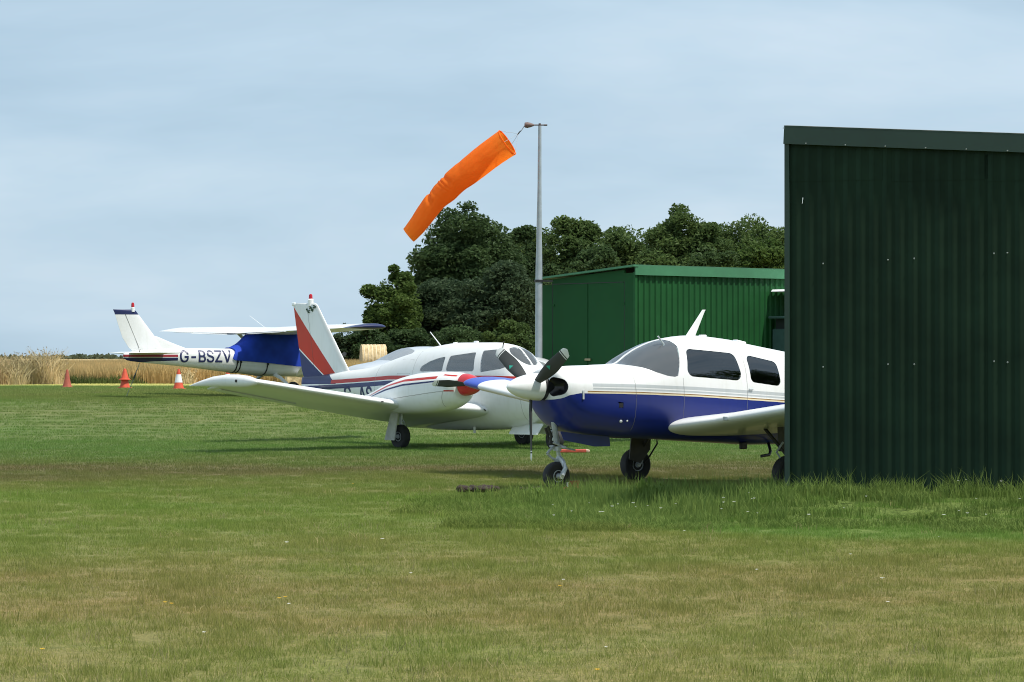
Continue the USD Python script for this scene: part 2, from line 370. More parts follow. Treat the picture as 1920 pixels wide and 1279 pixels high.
gx = axis([(-4000, -400, 400), (-400, -60, 20), (-60, -24, 3), (-24, 24, 0.35), (24, 60, 3), (60, 400, 20), (400, 4000, 400)])
gy = axis([(-4000, -200, 400), (-200, -10, 20), (-10, 10, 2), (10, 60, 0.35), (60, 140, 1.0), (140, 300, 10), (300, 6000, 300)])
X, Y = np.meshgrid(gx, gy); Z = gz(X, Y)
idx = np.arange(X.size).reshape(X.shape)
quads = np.c_[idx[:-1, :-1].ravel(), idx[:-1, 1:].ravel(), idx[1:, 1:].ravel(), idx[1:, :-1].ravel()]

def grass_nodes(gain, island):
    """grass colour as a field of the place: dry and lush patches, mown bands"""
    n = {'g': ('geometry', {}), 'sx': ('separate_xyz', {}),
         'wn': ('noise_texture', {'scale': 0.22, 'detail': 3.0}), 'wm': ('math', {'math_type': 'multiply_add', 'value2': 9.0, 'value3': -4.5}),
         'ya': ('math', {'math_type': 'add'}), 'yr': ('map_range', {'from_min': 10.0, 'from_max': 110.0, 'clamp': True}),
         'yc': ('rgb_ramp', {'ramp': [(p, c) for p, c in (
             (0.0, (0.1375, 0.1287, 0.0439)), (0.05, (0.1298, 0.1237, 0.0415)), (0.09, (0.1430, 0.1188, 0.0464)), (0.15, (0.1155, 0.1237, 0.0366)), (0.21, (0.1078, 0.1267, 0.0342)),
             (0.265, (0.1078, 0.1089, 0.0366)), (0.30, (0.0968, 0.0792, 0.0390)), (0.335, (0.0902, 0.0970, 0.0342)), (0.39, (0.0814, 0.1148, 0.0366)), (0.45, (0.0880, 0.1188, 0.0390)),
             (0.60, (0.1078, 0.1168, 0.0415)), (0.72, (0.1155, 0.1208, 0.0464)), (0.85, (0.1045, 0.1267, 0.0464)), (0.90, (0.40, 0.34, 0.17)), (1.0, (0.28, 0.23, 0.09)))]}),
         'n1': ('noise_texture', {'scale': 0.55, 'detail': 5.0, 'roughness': 0.62}), 'r1': ('rgb_ramp', {'ramp': [(0.30, (0.92, 1.03, 0.88)), (0.47, (0.98, 1.0, 0.97)), (0.58, (1.04, 1.0, 1.03)), (0.72, (1.30, 1.18, 1.35))]}),
         'n2': ('noise_texture', {'scale': 7.0, 'detail': 4.0, 'roughness': 0.65}), 'r2': ('rgb_ramp', {'ramp': [(0.3, (0.72, 0.78, 0.7)), (0.5, (1, 1, 1)), (0.72, (1.30, 1.2, 1.35))]}),
         'm1': ('mix_color', {'blend_type': 'multiply', 'fac': 1.0, 'use_clamp': False}), 'm2': ('mix_color', {'blend_type': 'multiply', 'fac': 1.0, 'use_clamp': False}),
         # the unmown strip by the dark hangar
         'lx': ('map_range', {'from_min': -1.3, 'from_max': 0.6, 'clamp': True}), 'lt': ('math', {'math_type': 'multiply_add', 'value2': 0.25}), 'ly': ('map_range', {'from_min': 25.9, 'from_max': 27.4, 'clamp': True}),
         'ly2': ('map_range', {'from_min': 33.2, 'from_max': 31.6, 'clamp': True}),
         'l1': ('math', {'math_type': 'multiply'}), 'l2': ('math', {'math_type': 'multiply'}), 'l3': ('math', {'math_type': 'multiply', 'value2': 0.85}),
         'lm': ('mix_color', {'blend_type': 'mix', 'b': (0.088, 0.132, 0.034)}),
         'gn': ('mix_color', {'blend_type': 'multiply', 'fac': 1.0, 'b': (gain,) * 3, 'use_clamp': False}),
         'p': ('principled_bsdf', {'roughness': 0.8, 'specular_ior_level': 0.12})}
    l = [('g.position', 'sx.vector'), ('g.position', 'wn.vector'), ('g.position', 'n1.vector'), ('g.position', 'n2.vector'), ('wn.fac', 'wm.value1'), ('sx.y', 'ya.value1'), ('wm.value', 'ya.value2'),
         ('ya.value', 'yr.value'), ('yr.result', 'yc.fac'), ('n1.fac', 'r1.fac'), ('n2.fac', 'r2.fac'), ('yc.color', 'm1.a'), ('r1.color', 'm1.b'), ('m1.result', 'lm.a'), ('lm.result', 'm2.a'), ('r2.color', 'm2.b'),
         ('sx.x', 'lx.value'), ('sx.x', 'lt.value1'), ('ya.value', 'lt.value3'), ('lt.value', 'ly.value'), ('sx.y', 'ly2.value'), ('lx.result', 'l1.value1'), ('ly.result', 'l1.value2'), ('l1.value', 'l2.value1'), ('ly2.result', 'l2.value2'),
         ('l2.value', 'l3.value1'), ('l3.value', 'lm.fac'), ('m2.result', 'gn.a')]
    if island:
        n['ir'] = ('rgb_ramp', {'ramp': [(0.0, (0.62, 0.72, 0.55)), (0.45, (0.95, 1.0, 0.9)), (0.75, (1.15, 1.1, 1.1)), (0.9, (1.7, 1.35, 1.6)), (1.0, (2.2, 1.75, 2.3))]})
        n['mi'] = ('mix_color', {'blend_type': 'multiply', 'fac': 1.0, 'use_clamp': False})
        n['tr'] = ('translucent_bsdf', {}); n['ms'] = ('mix_closure', {'fac': 0.4})
        l += [('g.random_per_island', 'ir.fac'), ('gn.result', 'mi.a'), ('ir.color', 'mi.b'), ('mi.result', 'p.base_color'), ('mi.result', 'tr.color'), ('p.BSDF', 'ms.closure1'), ('tr.BSDF', 'ms.closure2')]
        return n, l, 'ms.closure'
    n['b'] = ('noise_texture', {'scale': 45.0, 'detail': 3.0}); n['bu'] = ('bump', {'strength': 0.6, 'distance': 0.03})
    n['b2'] = ('rgb_ramp', {'ramp': [(0.3, (0.55, 0.58, 0.5)), (0.65, (1.15, 1.12, 1.1))]}); n['m3'] = ('mix_color', {'blend_type': 'multiply', 'fac': 1.0, 'use_clamp': False})
    l += [('g.position', 'b.vector'), ('b.fac', 'bu.height'), ('bu.normal', 'p.normal'), ('b.fac', 'b2.fac'), ('gn.result', 'm3.a'), ('b2.color', 'm3.b'), ('m3.result', 'p.base_color')]
    return n, l, 'p.BSDF'
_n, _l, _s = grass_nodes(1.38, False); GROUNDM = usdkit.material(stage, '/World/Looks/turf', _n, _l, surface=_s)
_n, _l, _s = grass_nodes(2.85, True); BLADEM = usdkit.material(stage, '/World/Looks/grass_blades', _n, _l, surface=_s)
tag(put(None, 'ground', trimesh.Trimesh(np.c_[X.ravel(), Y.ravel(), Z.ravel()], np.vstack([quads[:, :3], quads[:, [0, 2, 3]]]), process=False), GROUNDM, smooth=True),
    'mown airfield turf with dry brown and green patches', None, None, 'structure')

def blades_patch(rng, size, count, h0, h1, width, lean, curved=False, heads=0.0):
    """triangles of grass over a square patch"""
    p = rng.uniform(-size / 2, size / 2, (count, 2)); h = rng.uniform(h0, h1, count) ; a = rng.uniform(0, 2 * np.pi, count); la = rng.uniform(0, 2 * np.pi, count)
    ln = rng.uniform(0, lean, count) * h; w = width * rng.uniform(0.6, 1.3, count)
    d = np.c_[np.cos(a), np.sin(a)] * w[:, None] / 2
    base = np.c_[p, np.full(count, -0.01)]
    top = np.c_[p + np.c_[np.cos(la), np.sin(la)] * ln[:, None], h]
    if not curved:
        v = np.stack([base + np.c_[d, np.zeros(count)], base - np.c_[d, np.zeros(count)], top], 1).reshape(-1, 3)
        return v, np.arange(3 * count).reshape(-1, 3)
    mid = np.c_[p + np.c_[np.cos(la), np.sin(la)] * ln[:, None] * 0.3, h * 0.6]
    v = np.stack([base + np.c_[d, np.zeros(count)], base - np.c_[d, np.zeros(count)], mid + np.c_[d, np.zeros(count)] * 0.8, mid - np.c_[d, np.zeros(count)] * 0.8, top], 1).reshape(-1, 3)
    o = 5 * np.arange(count)[:, None]
    return v, np.vstack([o + [0, 1, 3], o + [0, 3, 2], o + [2, 3, 4]])
def scatter(name, protos, material, pts, rots, scales, which, label, kind='stuff', cat=None, parent='/World', smooth=False):
    pi = UsdGeom.PointInstancer.Define(stage, pathname(parent, name))
    targets = []
    for k, (v, f) in enumerate(protos):
        pp = f'{pi.GetPath()}/patch' + (f'_{k:03d}' if k else '')
        m = usdkit.mesh(stage, pp, (v, f), material, smooth=smooth); targets.append(m.GetPath())
    pi.CreatePrototypesRel().SetTargets(targets)
    pi.CreateProtoIndicesAttr(Vt.IntArray.FromNumpy(np.asarray(which, np.int32)))
    pi.CreatePositionsAttr(Vt.Vec3fArray.FromNumpy(np.asarray(pts, np.float32)))
    q = [Gf.Quath(float(math.cos(r / 2)), 0, 0, float(math.sin(r / 2))) for r in rots]
    pi.CreateOrientationsAttr(Vt.QuathArray(q))
    pi.CreateScalesAttr(Vt.Vec3fArray.FromNumpy(np.asarray(scales, np.float32)))
    return tag(pi.GetPrim(), label, cat, None, kind)

rng = np.random.default_rng(11)
def jit_cells(y0, y1, d, xm=99.0, dens=None):
    c = np.array([(x, y) for y in np.arange(y0, y1, d) for x in np.arange(-0.2 * y - 1.2, min(0.2 * y + 1.3, xm), d)])
    c = c + rng.uniform(-0.3, 0.3, c.shape) * d
    al = (c[:, 0] - HC[0]) * HD[0] + (c[:, 1] - HC[1]) * HD[1]; fr = (c[:, 0] - HC[0]) * HN[0] + (c[:, 1] - HC[1]) * HN[1]
    return c[~((al > -0.3) & (fr > -0.3))]
protos = [blades_patch(rng, 0.62, 1050, 0.010, 0.034, 0.0045, 1.1) for _ in range(5)] + [blades_patch(rng, 0.62, 900, 0.015, 0.055, 0.0045, 1.0) for _ in range(2)]
cells = jit_cells(12.5, 40, 0.5)
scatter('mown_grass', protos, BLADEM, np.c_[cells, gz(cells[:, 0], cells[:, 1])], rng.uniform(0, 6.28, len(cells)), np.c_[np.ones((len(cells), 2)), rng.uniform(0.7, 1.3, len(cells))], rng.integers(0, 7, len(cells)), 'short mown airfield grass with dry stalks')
protos = [blades_patch(rng, 0.72, 330, 0.012, 0.045, 0.010, 0.9) for _ in range(4)]
cells = jit_cells(40, 72, 0.55)
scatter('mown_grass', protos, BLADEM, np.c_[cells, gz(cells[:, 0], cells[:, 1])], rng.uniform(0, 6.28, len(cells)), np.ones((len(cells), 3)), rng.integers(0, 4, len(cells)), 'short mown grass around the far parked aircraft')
protos = [blades_patch(rng, 2.4, 1100, 0.015, 0.05, 0.03, 0.9) for _ in range(3)]
cells = jit_cells(72, 106, 2.0, 2.0)
scatter('mown_grass', protos, BLADEM, np.c_[cells, gz(cells[:, 0], cells[:, 1])], rng.uniform(0, 6.28, len(cells)), np.ones((len(cells), 3)), rng.integers(0, 3, len(cells)), 'distant mown grass below the row of cones')
# unmown strip
def strip_h(x, y):
    along = (x - HC[0]) * HD[0] + (y - HC[1]) * HD[1]; front = (x - HC[0]) * HN[0] + (y - HC[1]) * HN[1]
    h = sstep(y + 0.35 * np.maximum(x - 1.0, 0) + 1.1 * (meshkit.fbm(np.stack([x * 0.5, y * 0.5, 0 * x + 3], -1), 3, 2) - 0.5) * 2, 26.0, 28.5) * (1 - sstep(y, 32.0, 33.0)) * sstep(x + 0.8 * (meshkit.fbm(np.stack([x, y, 0 * x], -1), 2, 8) - 0.5) * 2, -1.0, 0.6)
    h = np.where((along > -0.05) & (front > 0.02) & (front < 2.1), 0, h)
    return h
lush = [blades_patch(rng, 0.5, 330, 0.05, 0.15, 0.008, 0.8, True) for _ in range(4)] + [blades_patch(rng, 0.5, 110, 0.10, 0.26, 0.009, 0.7, True) for _ in range(3)]
_n, _l, _s = grass_nodes(2.15, True); _n['lm'][1]['b'] = (0.118, 0.152, 0.046); _n['l3'][1]['value2'] = 0.75; _n['ir'][1]['ramp'] = [(0.0, (0.65, 0.75, 0.6)), (0.5, (1.0, 1.0, 0.95)), (0.72, (1.2, 1.1, 1.1)), (0.86, (1.9, 1.4, 1.9)), (1.0, (2.6, 1.8, 3.0))]; LUSHM = usdkit.material(stage, '/World/Looks/lush_blades', _n, _l, surface=_s)
c = np.array([(x, y) for y in np.arange(24.0, 33.2, 0.36) for x in np.arange(-1.6, 7.2, 0.36)]); c = c + rng.uniform(-0.15, 0.15, c.shape)
h = strip_h(c[:, 0], c[:, 1]); ok = (h > 0.12) & (meshkit.fbm(np.stack([c[:, 0] * 1.1, c[:, 1] * 1.1, 0 * h], -1), 3, 31) > 0.36); c, h = c[ok], h[ok]; h = h * (0.55 + 0.9 * meshkit.fbm(np.stack([c[:, 0] * 0.9, c[:, 1] * 0.9, 0 * h + 5], -1), 3, 33)) * np.where((c[:, 1] > 30.2) & (c[:, 0] < 2.9), 1.35, 1.0)
w_ = np.where(rng.random(len(c)) < 0.35 * h, rng.integers(4, 7, len(c)), rng.integers(0, 4, len(c)))
scatter('long_grass', lush, LUSHM, np.c_[c, gz(c[:, 0], c[:, 1])], rng.uniform(0, 6.28, len(c)), np.c_[np.ones((len(c), 2)), (0.35 + 0.75 * h) * rng.uniform(0.7, 1.2, len(c))], w_, 'bright green unmown grass strip at the foot of the dark hangar')
# foot of the hangar wall: taller seed stalks
k = 46; al = rng.uniform(-0.3, 3.6, k); fr = rng.uniform(-0.5, -0.08, k); c = HC + al[:, None] * HD + fr[:, None] * HN
tall = [blades_patch(rng, 0.28, 34, 0.12, 0.40, 0.007, 0.6, True) for _ in range(3)]
scatter('long_grass', tall, LUSHM, np.c_[c, gz(c[:, 0], c[:, 1])], rng.uniform(0, 6.28, k), np.c_[np.ones((k, 2)), rng.uniform(0.4, 0.85, k)], rng.integers(0, 3, k), 'tall loose grass growing against the dark hangar wall')
# ------------------------------------------------------------------ dark hangar, green shed
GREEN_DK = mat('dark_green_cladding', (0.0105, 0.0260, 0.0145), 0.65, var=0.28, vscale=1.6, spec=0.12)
GREEN_DK2 = mat('dark_green_trim', (0.015, 0.040, 0.028), 0.5, var=0.12, vscale=2)
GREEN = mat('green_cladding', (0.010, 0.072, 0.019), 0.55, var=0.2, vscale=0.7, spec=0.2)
GREEN_TRIM = mat('faded_green_trim', (0.045, 0.17, 0.082), 0.5, var=0.1, vscale=2)
GREEN_DOOR = mat('green_door_paint', (0.009, 0.062, 0.017), 0.6, var=0.08, vscale=1, spec=0.15)
def frame(origin, d, nout):
    """local (u along, v outwards, z) to the world"""
    M = np.eye(4); M[:3, 0] = [d[0], d[1], 0]; M[:3, 1] = [nout[0], nout[1], 0]; M[:3, 3] = [origin[0], origin[1], 0]; return M
def corrugated(L, z0, ztop, pitch, depth, flat=0.5, slope=0.2):
    """ribbed sheet in u (0..L), ribs standing out to +v; ztop(u); with thickness"""
    us = [0.0]; vs = [0.0]; u = 0.0
    while u < L - pitch:
        a = pitch * flat; b = pitch * slope * 0.5; c_ = pitch - a - 2 * b
        for du, v in ((a, 0), (b, depth), (c_, depth), (b, 0)):
            u += du; us.append(u); vs.append(v)
    us.append(L); vs.append(0.0); us, vs = np.array(us), np.array(vs); n = len(us); zt = np.array([ztop(q) for q in us])
    th = 0.012
    V = np.vstack([np.c_[us, vs, np.full(n, z0)], np.c_[us, vs, zt], np.c_[us, vs - th, np.full(n, z0)], np.c_[us, vs - th, zt]])
    i = np.arange(n - 1); F = []
    F += [np.c_[i, i + 1, n + i + 1], np.c_[i, n + i + 1, n + i]]
    o = 2 * n
    F += [np.c_[o + i + 1, o + i, o + n + i], np.c_[o + i + 1, o + n + i, o + n + i + 1]]
    F += [np.c_[n + i, n + i + 1, 3 * n + i + 1], np.c_[n + i, 3 * n + i + 1, 3 * n + i]]
    return trimesh.Trimesh(V, np.vstack(F), process=False)
def xf(m, M):
    m = m.copy(); m.apply_transform(M)
    if np.linalg.det(M[:3, :3]) < 0: m.invert()
    return m
# dark hangar (local frame: u along the front, v out towards the viewer)
hang = thing('dark_green_hangar', (HC[0], HC[1], 0), 0, 'tall dark green ribbed metal hangar cropped by the right edge', 'hangar')
M = frame((0, 0), HD, -HN); HL, HDP, HZ0 = 7.2, 2.05, 0.16
ht = lambda u: 3.93 - 0.062 * u
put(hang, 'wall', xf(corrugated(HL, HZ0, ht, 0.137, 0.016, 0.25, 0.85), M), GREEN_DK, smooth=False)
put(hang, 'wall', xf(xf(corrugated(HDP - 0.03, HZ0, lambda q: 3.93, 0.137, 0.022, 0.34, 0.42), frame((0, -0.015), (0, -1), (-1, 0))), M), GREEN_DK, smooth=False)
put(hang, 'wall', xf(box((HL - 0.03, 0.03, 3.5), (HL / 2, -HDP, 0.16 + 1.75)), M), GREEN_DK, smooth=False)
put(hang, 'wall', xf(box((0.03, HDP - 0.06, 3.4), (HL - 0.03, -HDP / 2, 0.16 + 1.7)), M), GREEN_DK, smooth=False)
a = math.atan(0.062)
put(hang, 'corner_trim', xf(box((0.05, 0.05, 3.74), (-0.012, 0.012, HZ0 + 1.87)), M), GREEN_DK2, smooth=False)
put(hang, 'fascia', xf(box((HL + 0.05, 0.028, 0.18), (HL / 2 - 0.02, 0.045, 3.985 - 0.062 * HL / 2), (0, a, 0)), M), GREEN_DK2, smooth=False)
put(hang, 'fascia', xf(box((HL + 0.045, 0.11, 0.012), (HL / 2 - 0.02, 0.005, 4.081 - 0.062 * HL / 2), (0, a, 0)), M), GREEN_DK2, smooth=False)
put(hang, 'roof', xf(xf(corrugated(HDP + 0.08, 0, lambda q: HL + 0.1, 0.2, 0.03), np.array([[0, 0, 1, -0.06], [-1, 0, 0, 0.03], [0, 1, 0, 0], [0, 0, 0, 1.0]])), M @ trimesh.transformations.translation_matrix((0, 0, 4.07)) @ trimesh.transformations.rotation_matrix(a, (0, 1, 0))), mat('roof_sheet_grey', (0.22, 0.23, 0.22), 0.6), smooth=False)
SCREW = mat('screw_head', (0.26, 0.28, 0.26), 0.4, metal=0.4)
rs = random.Random(5)
for u_ in (0.0, 1.03, 2.06, 3.09):
    if u_: put(hang, 'sheet_lap', xf(box((0.006, 0.004, 3.64 - 0.062 * u_), (u_ + 0.012, 0.004, HZ0 + 1.82 - 0.031 * u_)), M), GREEN_DK, smooth=False)
    q_ = corrugated(1.0, 3.50 - 0.02 * u_, lambda u: 3.86 - 0.062 * (u + u_), 0.137, 0.016, 0.25, 0.85); q_.apply_translation((round(u_ / 0.137) * 0.137, 0.004, 0.0))
    put(hang, 'upper_sheet', xf(q_, M), GREEN_DK, smooth=False)
for zz, dz in ((2.62, 0.045), (1.55, 0.03)):
    for k, q in enumerate((0.34, 0.97, 1.18, 2.02, 2.23, 3.05, 3.26)):
        put(hang, 'screw', xf(lathe([(0.004, 0.0), (0.009, 0.001), (0.009, 0.005), (0.004, 0.008)], 'y', 8, (round(q / 0.137) * 0.137 + 0.137 * 0.72, 0.016, zz + dz * q + rs.uniform(-0.01, 0.01))), M), SCREW)
for k in range(9): put(hang, 'screw', xf(lathe([(0.004, 0.0), (0.008, 0.001), (0.008, 0.005), (0.004, 0.007)], 'y', 8, (0.2 + 0.42 * k, 0.06, 3.905 - 0.062 * (0.2 + 0.42 * k))), M), SCREW)
put(hang, 'scratch', xf(box((0.008, 0.002, 0.06), (0.155, 0.0235, 3.30), (0, 0.1, 0)), M), WHITEP); put(hang, 'scratch', xf(box((0.006, 0.002, 0.03), (2.66, 0.0235, 2.33), (0, 0.2, 0)), M), WHITEP)

# green shed
SC = np.array([2.796, 62.0]); SL = np.array([-math.cos(math.radians(50)), math.sin(math.radians(50))]); SR = np.array([math.cos(math.radians(40)), math.sin(math.radians(40))])
shed = thing('green_shed', (SC[0], SC[1], 0), 0, 'bright green metal shed with double doors behind the blue and white aircraft', 'shed')
MR = frame((0, 0), SR, -SL); ML = frame((0, 0), SL, -SR); SZ, SLEN, SW = 0.12, 8.5, 3.21
put(shed, 'wall', xf(corrugated(SLEN, SZ, lambda u: 3.62, 0.178, 0.03, 0.45, 0.3), MR), GREEN, smooth=False)
FT = lambda u: 3.70 - 0.066 * u
# front gable of flat sheets round the doors
put(shed, 'front_panel', xf(box((0.30, 0.04, 3.48), (0.17, 0.0, SZ + 1.74)), ML), GREEN_DOOR, smooth=False)
put(shed, 'front_panel', xf(box((0.36, 0.04, 3.26), (SW - 0.18, 0.0, SZ + 1.63)), ML), GREEN_DOOR, smooth=False)
hp = trimesh.creation.extrude_polygon(__import__('shapely').Polygon([(0.32, 3.40), (SW - 0.36, 3.40), (SW - 0.36, FT(SW - 0.36)), (0.32, FT(0.32))]), 0.04, engine='earcut')
put(shed, 'front_panel', xf(trimesh.Trimesh(np.c_[hp.vertices[:, 0], hp.vertices[:, 2] - 0.02, hp.vertices[:, 1]], hp.faces[:, ::-1], process=False), ML), GREEN_DOOR, smooth=False)
dw = (SW - 0.68 - 0.02) / 2
for k in range(2):
    d_ = put(shed, 'door_leaf', xf(rbox((dw - 0.012, 0.05, 3.24), (0.325 + dw * (k + 0.5) + 0.01 * k, -0.005, SZ + 0.03 + 1.62), 0.006, seg=6), ML), GREEN_DOOR, smooth=30)
    if k == 0: put(d_, 'latch', xf(rbox((0.20, 0.05, 0.06), (0.325 + dw - 0.02, 0.04, 1.62), 0.015), ML), mat('old_brass', (0.32, 0.28, 0.16), 0.5, metal=0.5))
    for zz in (0.7, 2.9): put(d_, 'hinge', xf(box((0.09, 0.014, 0.05), (0.35 if k == 0 else SW - 0.40, 0.026, zz)), ML), GREEN_DOOR, smooth=False)
put(shed, 'door_frame', [xf(box((0.012, 0.03, 3.3), (q, 0.008, SZ + 1.65)), ML) for q in (0.322, SW - 0.362)] + [xf(box((SW - 0.7, 0.03, 0.014), (SW / 2, 0.01, 3.398)), ML)], BLKPLAS, smooth=False)
put(shed, 'wall', xf(box((SLEN, 0.04, 3.2), (SLEN / 2, -SW, SZ + 1.6)), MR), GREEN, smooth=False)
put(shed, 'wall', xf(box((SW - 0.1, 0.04, 3.2), (SW / 2, -SLEN + 0.03, SZ + 1.6)), ML), GREEN, smooth=False)
put(shed, 'fascia', xf(box((SLEN + 0.1, 0.03, 0.21), (SLEN / 2, 0.075, 3.655)), MR), GREEN_TRIM, smooth=False)
b = math.atan(0.066)
put(shed, 'fascia', xf(box((SW + 0.25, 0.16, 0.045), (SW / 2 + 0.02, 0.05, 3.755 - 0.066 * SW / 2), (0, b, 0)), ML), GREEN_TRIM, smooth=False)
put(shed, 'roof', xf(box((SW + 0.2, SLEN, 0.03), (SW / 2 + 0.02, -SLEN / 2 - 0.05, 3.765 - 0.066 * SW / 2), (0, b, 0)), ML), mat('roof_sheet_green', (0.04, 0.13, 0.07), 0.6), smooth=False)
put(shed, 'corner_trim', xf(box((0.07, 0.07, 3.5), (0.0, 0.02, SZ + 1.75)), MR), GREEN_TRIM if False else GREEN, smooth=False)

# lean-to roof, cabinet, chimney blocks and pipe beside the shed's long wall
WOODD = mat('weathered_timber', (0.10, 0.075, 0.055), 0.85, var=0.35, vscale=9)
lean = thing('lean_to_roof', (SC[0], SC[1], 0), 0, 'small white corrugated lean-to roof on a brown beam against the green shed wall', 'lean-to')
MLn = frame((0, 0), -SL, SR)   # u out from the wall, v along it
MLn = np.eye(4); MLn[:3, 0] = [SR[0], SR[1], 0]; MLn[:3, 1] = [-SL[0], -SL[1], 0]
sh = corrugated(2.3, 0, lambda q: 1.1, 0.155, 0.05, 0.2, 0.8)
Mx = np.eye(4); Mx[:3, :3] = np.array([[1, 0, 0], [0, 0, 1], [0, 1, 0]]); Mx[:3, 3] = [4.32, 0.05, 3.24]
put(lean, 'roof_sheet', xf(sh, MLn @ Mx), mat('white_corrugated', (0.78, 0.80, 0.80), 0.5), smooth=False)
put(lean, 'beam', xf(box((2.4, 0.09, 0.13), (5.3, 1.08, 3.15)), MLn), WOODD, smooth=False)
put(lean, 'post', xf(box((0.1, 0.1, 3.0), (6.3, 1.06, 1.6)), MLn), WOODD, smooth=False)
TEAL = mat('teal_cabinet_paint', (0.035, 0.07, 0.062), 0.5, var=0.15)
cab = thing('utility_cabinet', (SC[0], SC[1], 0), 0, 'dark teal metal cabinet standing against the green shed beside the dark hangar', 'cabinet')
put(cab, 'body', xf(rbox((1.7, 0.9, 2.2), (5.15, 0.6, 1.25), 0.02), MLn), TEAL)
put(cab, 'lid', xf(rbox((1.85, 1.0, 0.06), (5.13, 0.6, 2.62), 0.015), MLn), TEAL)
put(cab, 'neck', xf(box((1.6, 0.8, 0.24), (5.17, 0.6, 2.47)), MLn), BLKPLAS, smooth=False)
put(cab, 'door_panel', xf(rbox((1.2, 0.04, 1.7), (5.3, 1.06, 1.2), 0.01), MLn), mat('teal_panel_paint', (0.055, 0.10, 0.095), 0.5))
put(cab, 'rail', xf(box((1.6, 0.05, 0.06), (5.2, 1.07, 2.3)), MLn), TEAL, smooth=False)
blk = thing('concrete_block_stack', (SC[0], SC[1], 0), 0, 'grey concrete blocks stacked on the teal cabinet under the lean-to', 'blocks')
CONC = mat('grey_concrete', (0.22, 0.21, 0.19), 0.9, var=0.2, bump=0.4)
for k in range(2): put(blk, 'block', xf(rbox((0.44, 0.22, 0.19), (5.19 + 0.015 * k, 0.9, 2.752 + 0.205 * k), 0.012), MLn), CONC)
put(blk, 'block', xf(rbox((0.44, 0.22, 0.05), (5.19, 0.9, 3.075), 0.012), MLn), CONC)
pipe = thing('pipe', (SC[0], SC[1], 0), 0, 'rusty bent pipe running from the teal cabinet down the green shed wall', 'pipe')
put(pipe, 'elbow', xf(tube([(4.62, 1.15, 2.46), (4.60, 1.15, 2.36), (4.5, 1.14, 2.31), (4.3, 1.10, 2.29), (3.95, 1.08, 2.28)], 0.04), MLn), mat('rusty_pipe', (0.22, 0.14, 0.11), 0.7, var=0.4))
put(pipe, 'downpipe', xf(tube([(4.22, 1.08, 2.27), (4.1, 1.08, 1.9), (3.95, 1.08, 1.3), (3.85, 1.08, 0.4)], 0.03), MLn), mat('green_pipe', (0.03, 0.05, 0.03), 0.6))

# ------------------------------------------------------------------ windsock
GALV = mat('galvanised_steel', (0.34, 0.38, 0.41), 0.5, metal=0.35, var=0.12, vscale=5)
YP = 63.0
pb = P(1010, 672, YP); px_, py_ = pb[0], pb[1]
mast = thing('windsock_mast', (px_, py_, float(gz(px_, py_))), 0, 'tall grey galvanised windsock mast beside the green shed corner', 'mast')
g0 = float(gz(px_, py_)); zt = P(1012, 236, YP)[2] - g0
tilt = 0.02
put(mast, 'pole', tube([(0, 0, -0.1), (0, 0, 2.0), (0, 0, 2.0), (0.005, 0, 3.2), (0.012, 0, 3.22), (0.02, 0, zt)][:2] + [(0.005, 0, 3.2), (0.02, 0, zt * 0.8), (0.026, 0, zt)], [0.086, 0.084, 0.079, 0.046, 0.038], 20), GALV)
put(mast, 'strap', [lathe([(0.095, -0.03), (0.1, -0.025), (0.1, 0.025), (0.095, 0.03)], 'z', 20, (0.005, 0, P(1012, 527, YP)[2] - g0)), box((0.3, 0.04, 0.035), (0.18, 0, P(1012, 527, YP)[2] - g0))], BLKPLAS, smooth=False)
tp = zt + 0.0
put(mast, 'swivel_arm', [cyl((0.026, 0, tp - 0.05), (0.026, 0, tp + 0.06), 0.028), cyl((-0.22, 0, tp + 0.02), (0.19, 0, tp + 0.02), 0.016), cyl((0.12, 0, tp + 0.02), (0.20, 0, tp + 0.02), 0.02)], mat('brown_steel', (0.10, 0.075, 0.07), 0.6))
put(mast, 'counterweight', skin([np.c_[np.full(16, x), r_ * np.cos(np.linspace(0, 6.283, 16, endpoint=False)), tp + 0.02 + r_ * np.sin(np.linspace(0, 6.283, 16, endpoint=False))] for x, r_ in ((-0.33, 0.03), (-0.32, 0.06), (-0.26, 0.07), (-0.18, 0.05), (-0.11, 0.022))]), mat('brown_cap', (0.13, 0.08, 0.07), 0.6))
ORANGE = mat('orange_nylon', (1.0, 0.265, 0.025), 0.6, var=0.02, vscale=3, trans=0.55, spec=0.2)
sock = thing('windsock', (px_, py_, g0), 0, 'bright orange fabric windsock drooping from the top of the mast', 'windsock')
def sockp(px, py, y=0.0): q = P(px, py, YP + y); return np.array([q[0] - px_, y, q[2] - g0])
ctr = np.array([sockp(*q, -0.62 * (1 - k / 8) ** 1.5) for k, q in enumerate(((951, 267), (915, 293), (880, 320), (853, 341), (838, 356), (818, 375), (800, 398), (780, 426), (766, 441)))])
rad = np.array([26.5, 25.8, 25.0, 23.5, 22.8, 20.0, 19.0, 17.0, 15.5]) * YP / FPX
cs_ = PchipInterpolator(np.linspace(0, 1, 9), ctr); rs_ = PchipInterpolator(np.linspace(0, 1, 9), rad)
uu = np.linspace(0, 1, 150); nn = 72; tt = np.linspace(0, 2 * np.pi, nn, endpoint=False); pts = []
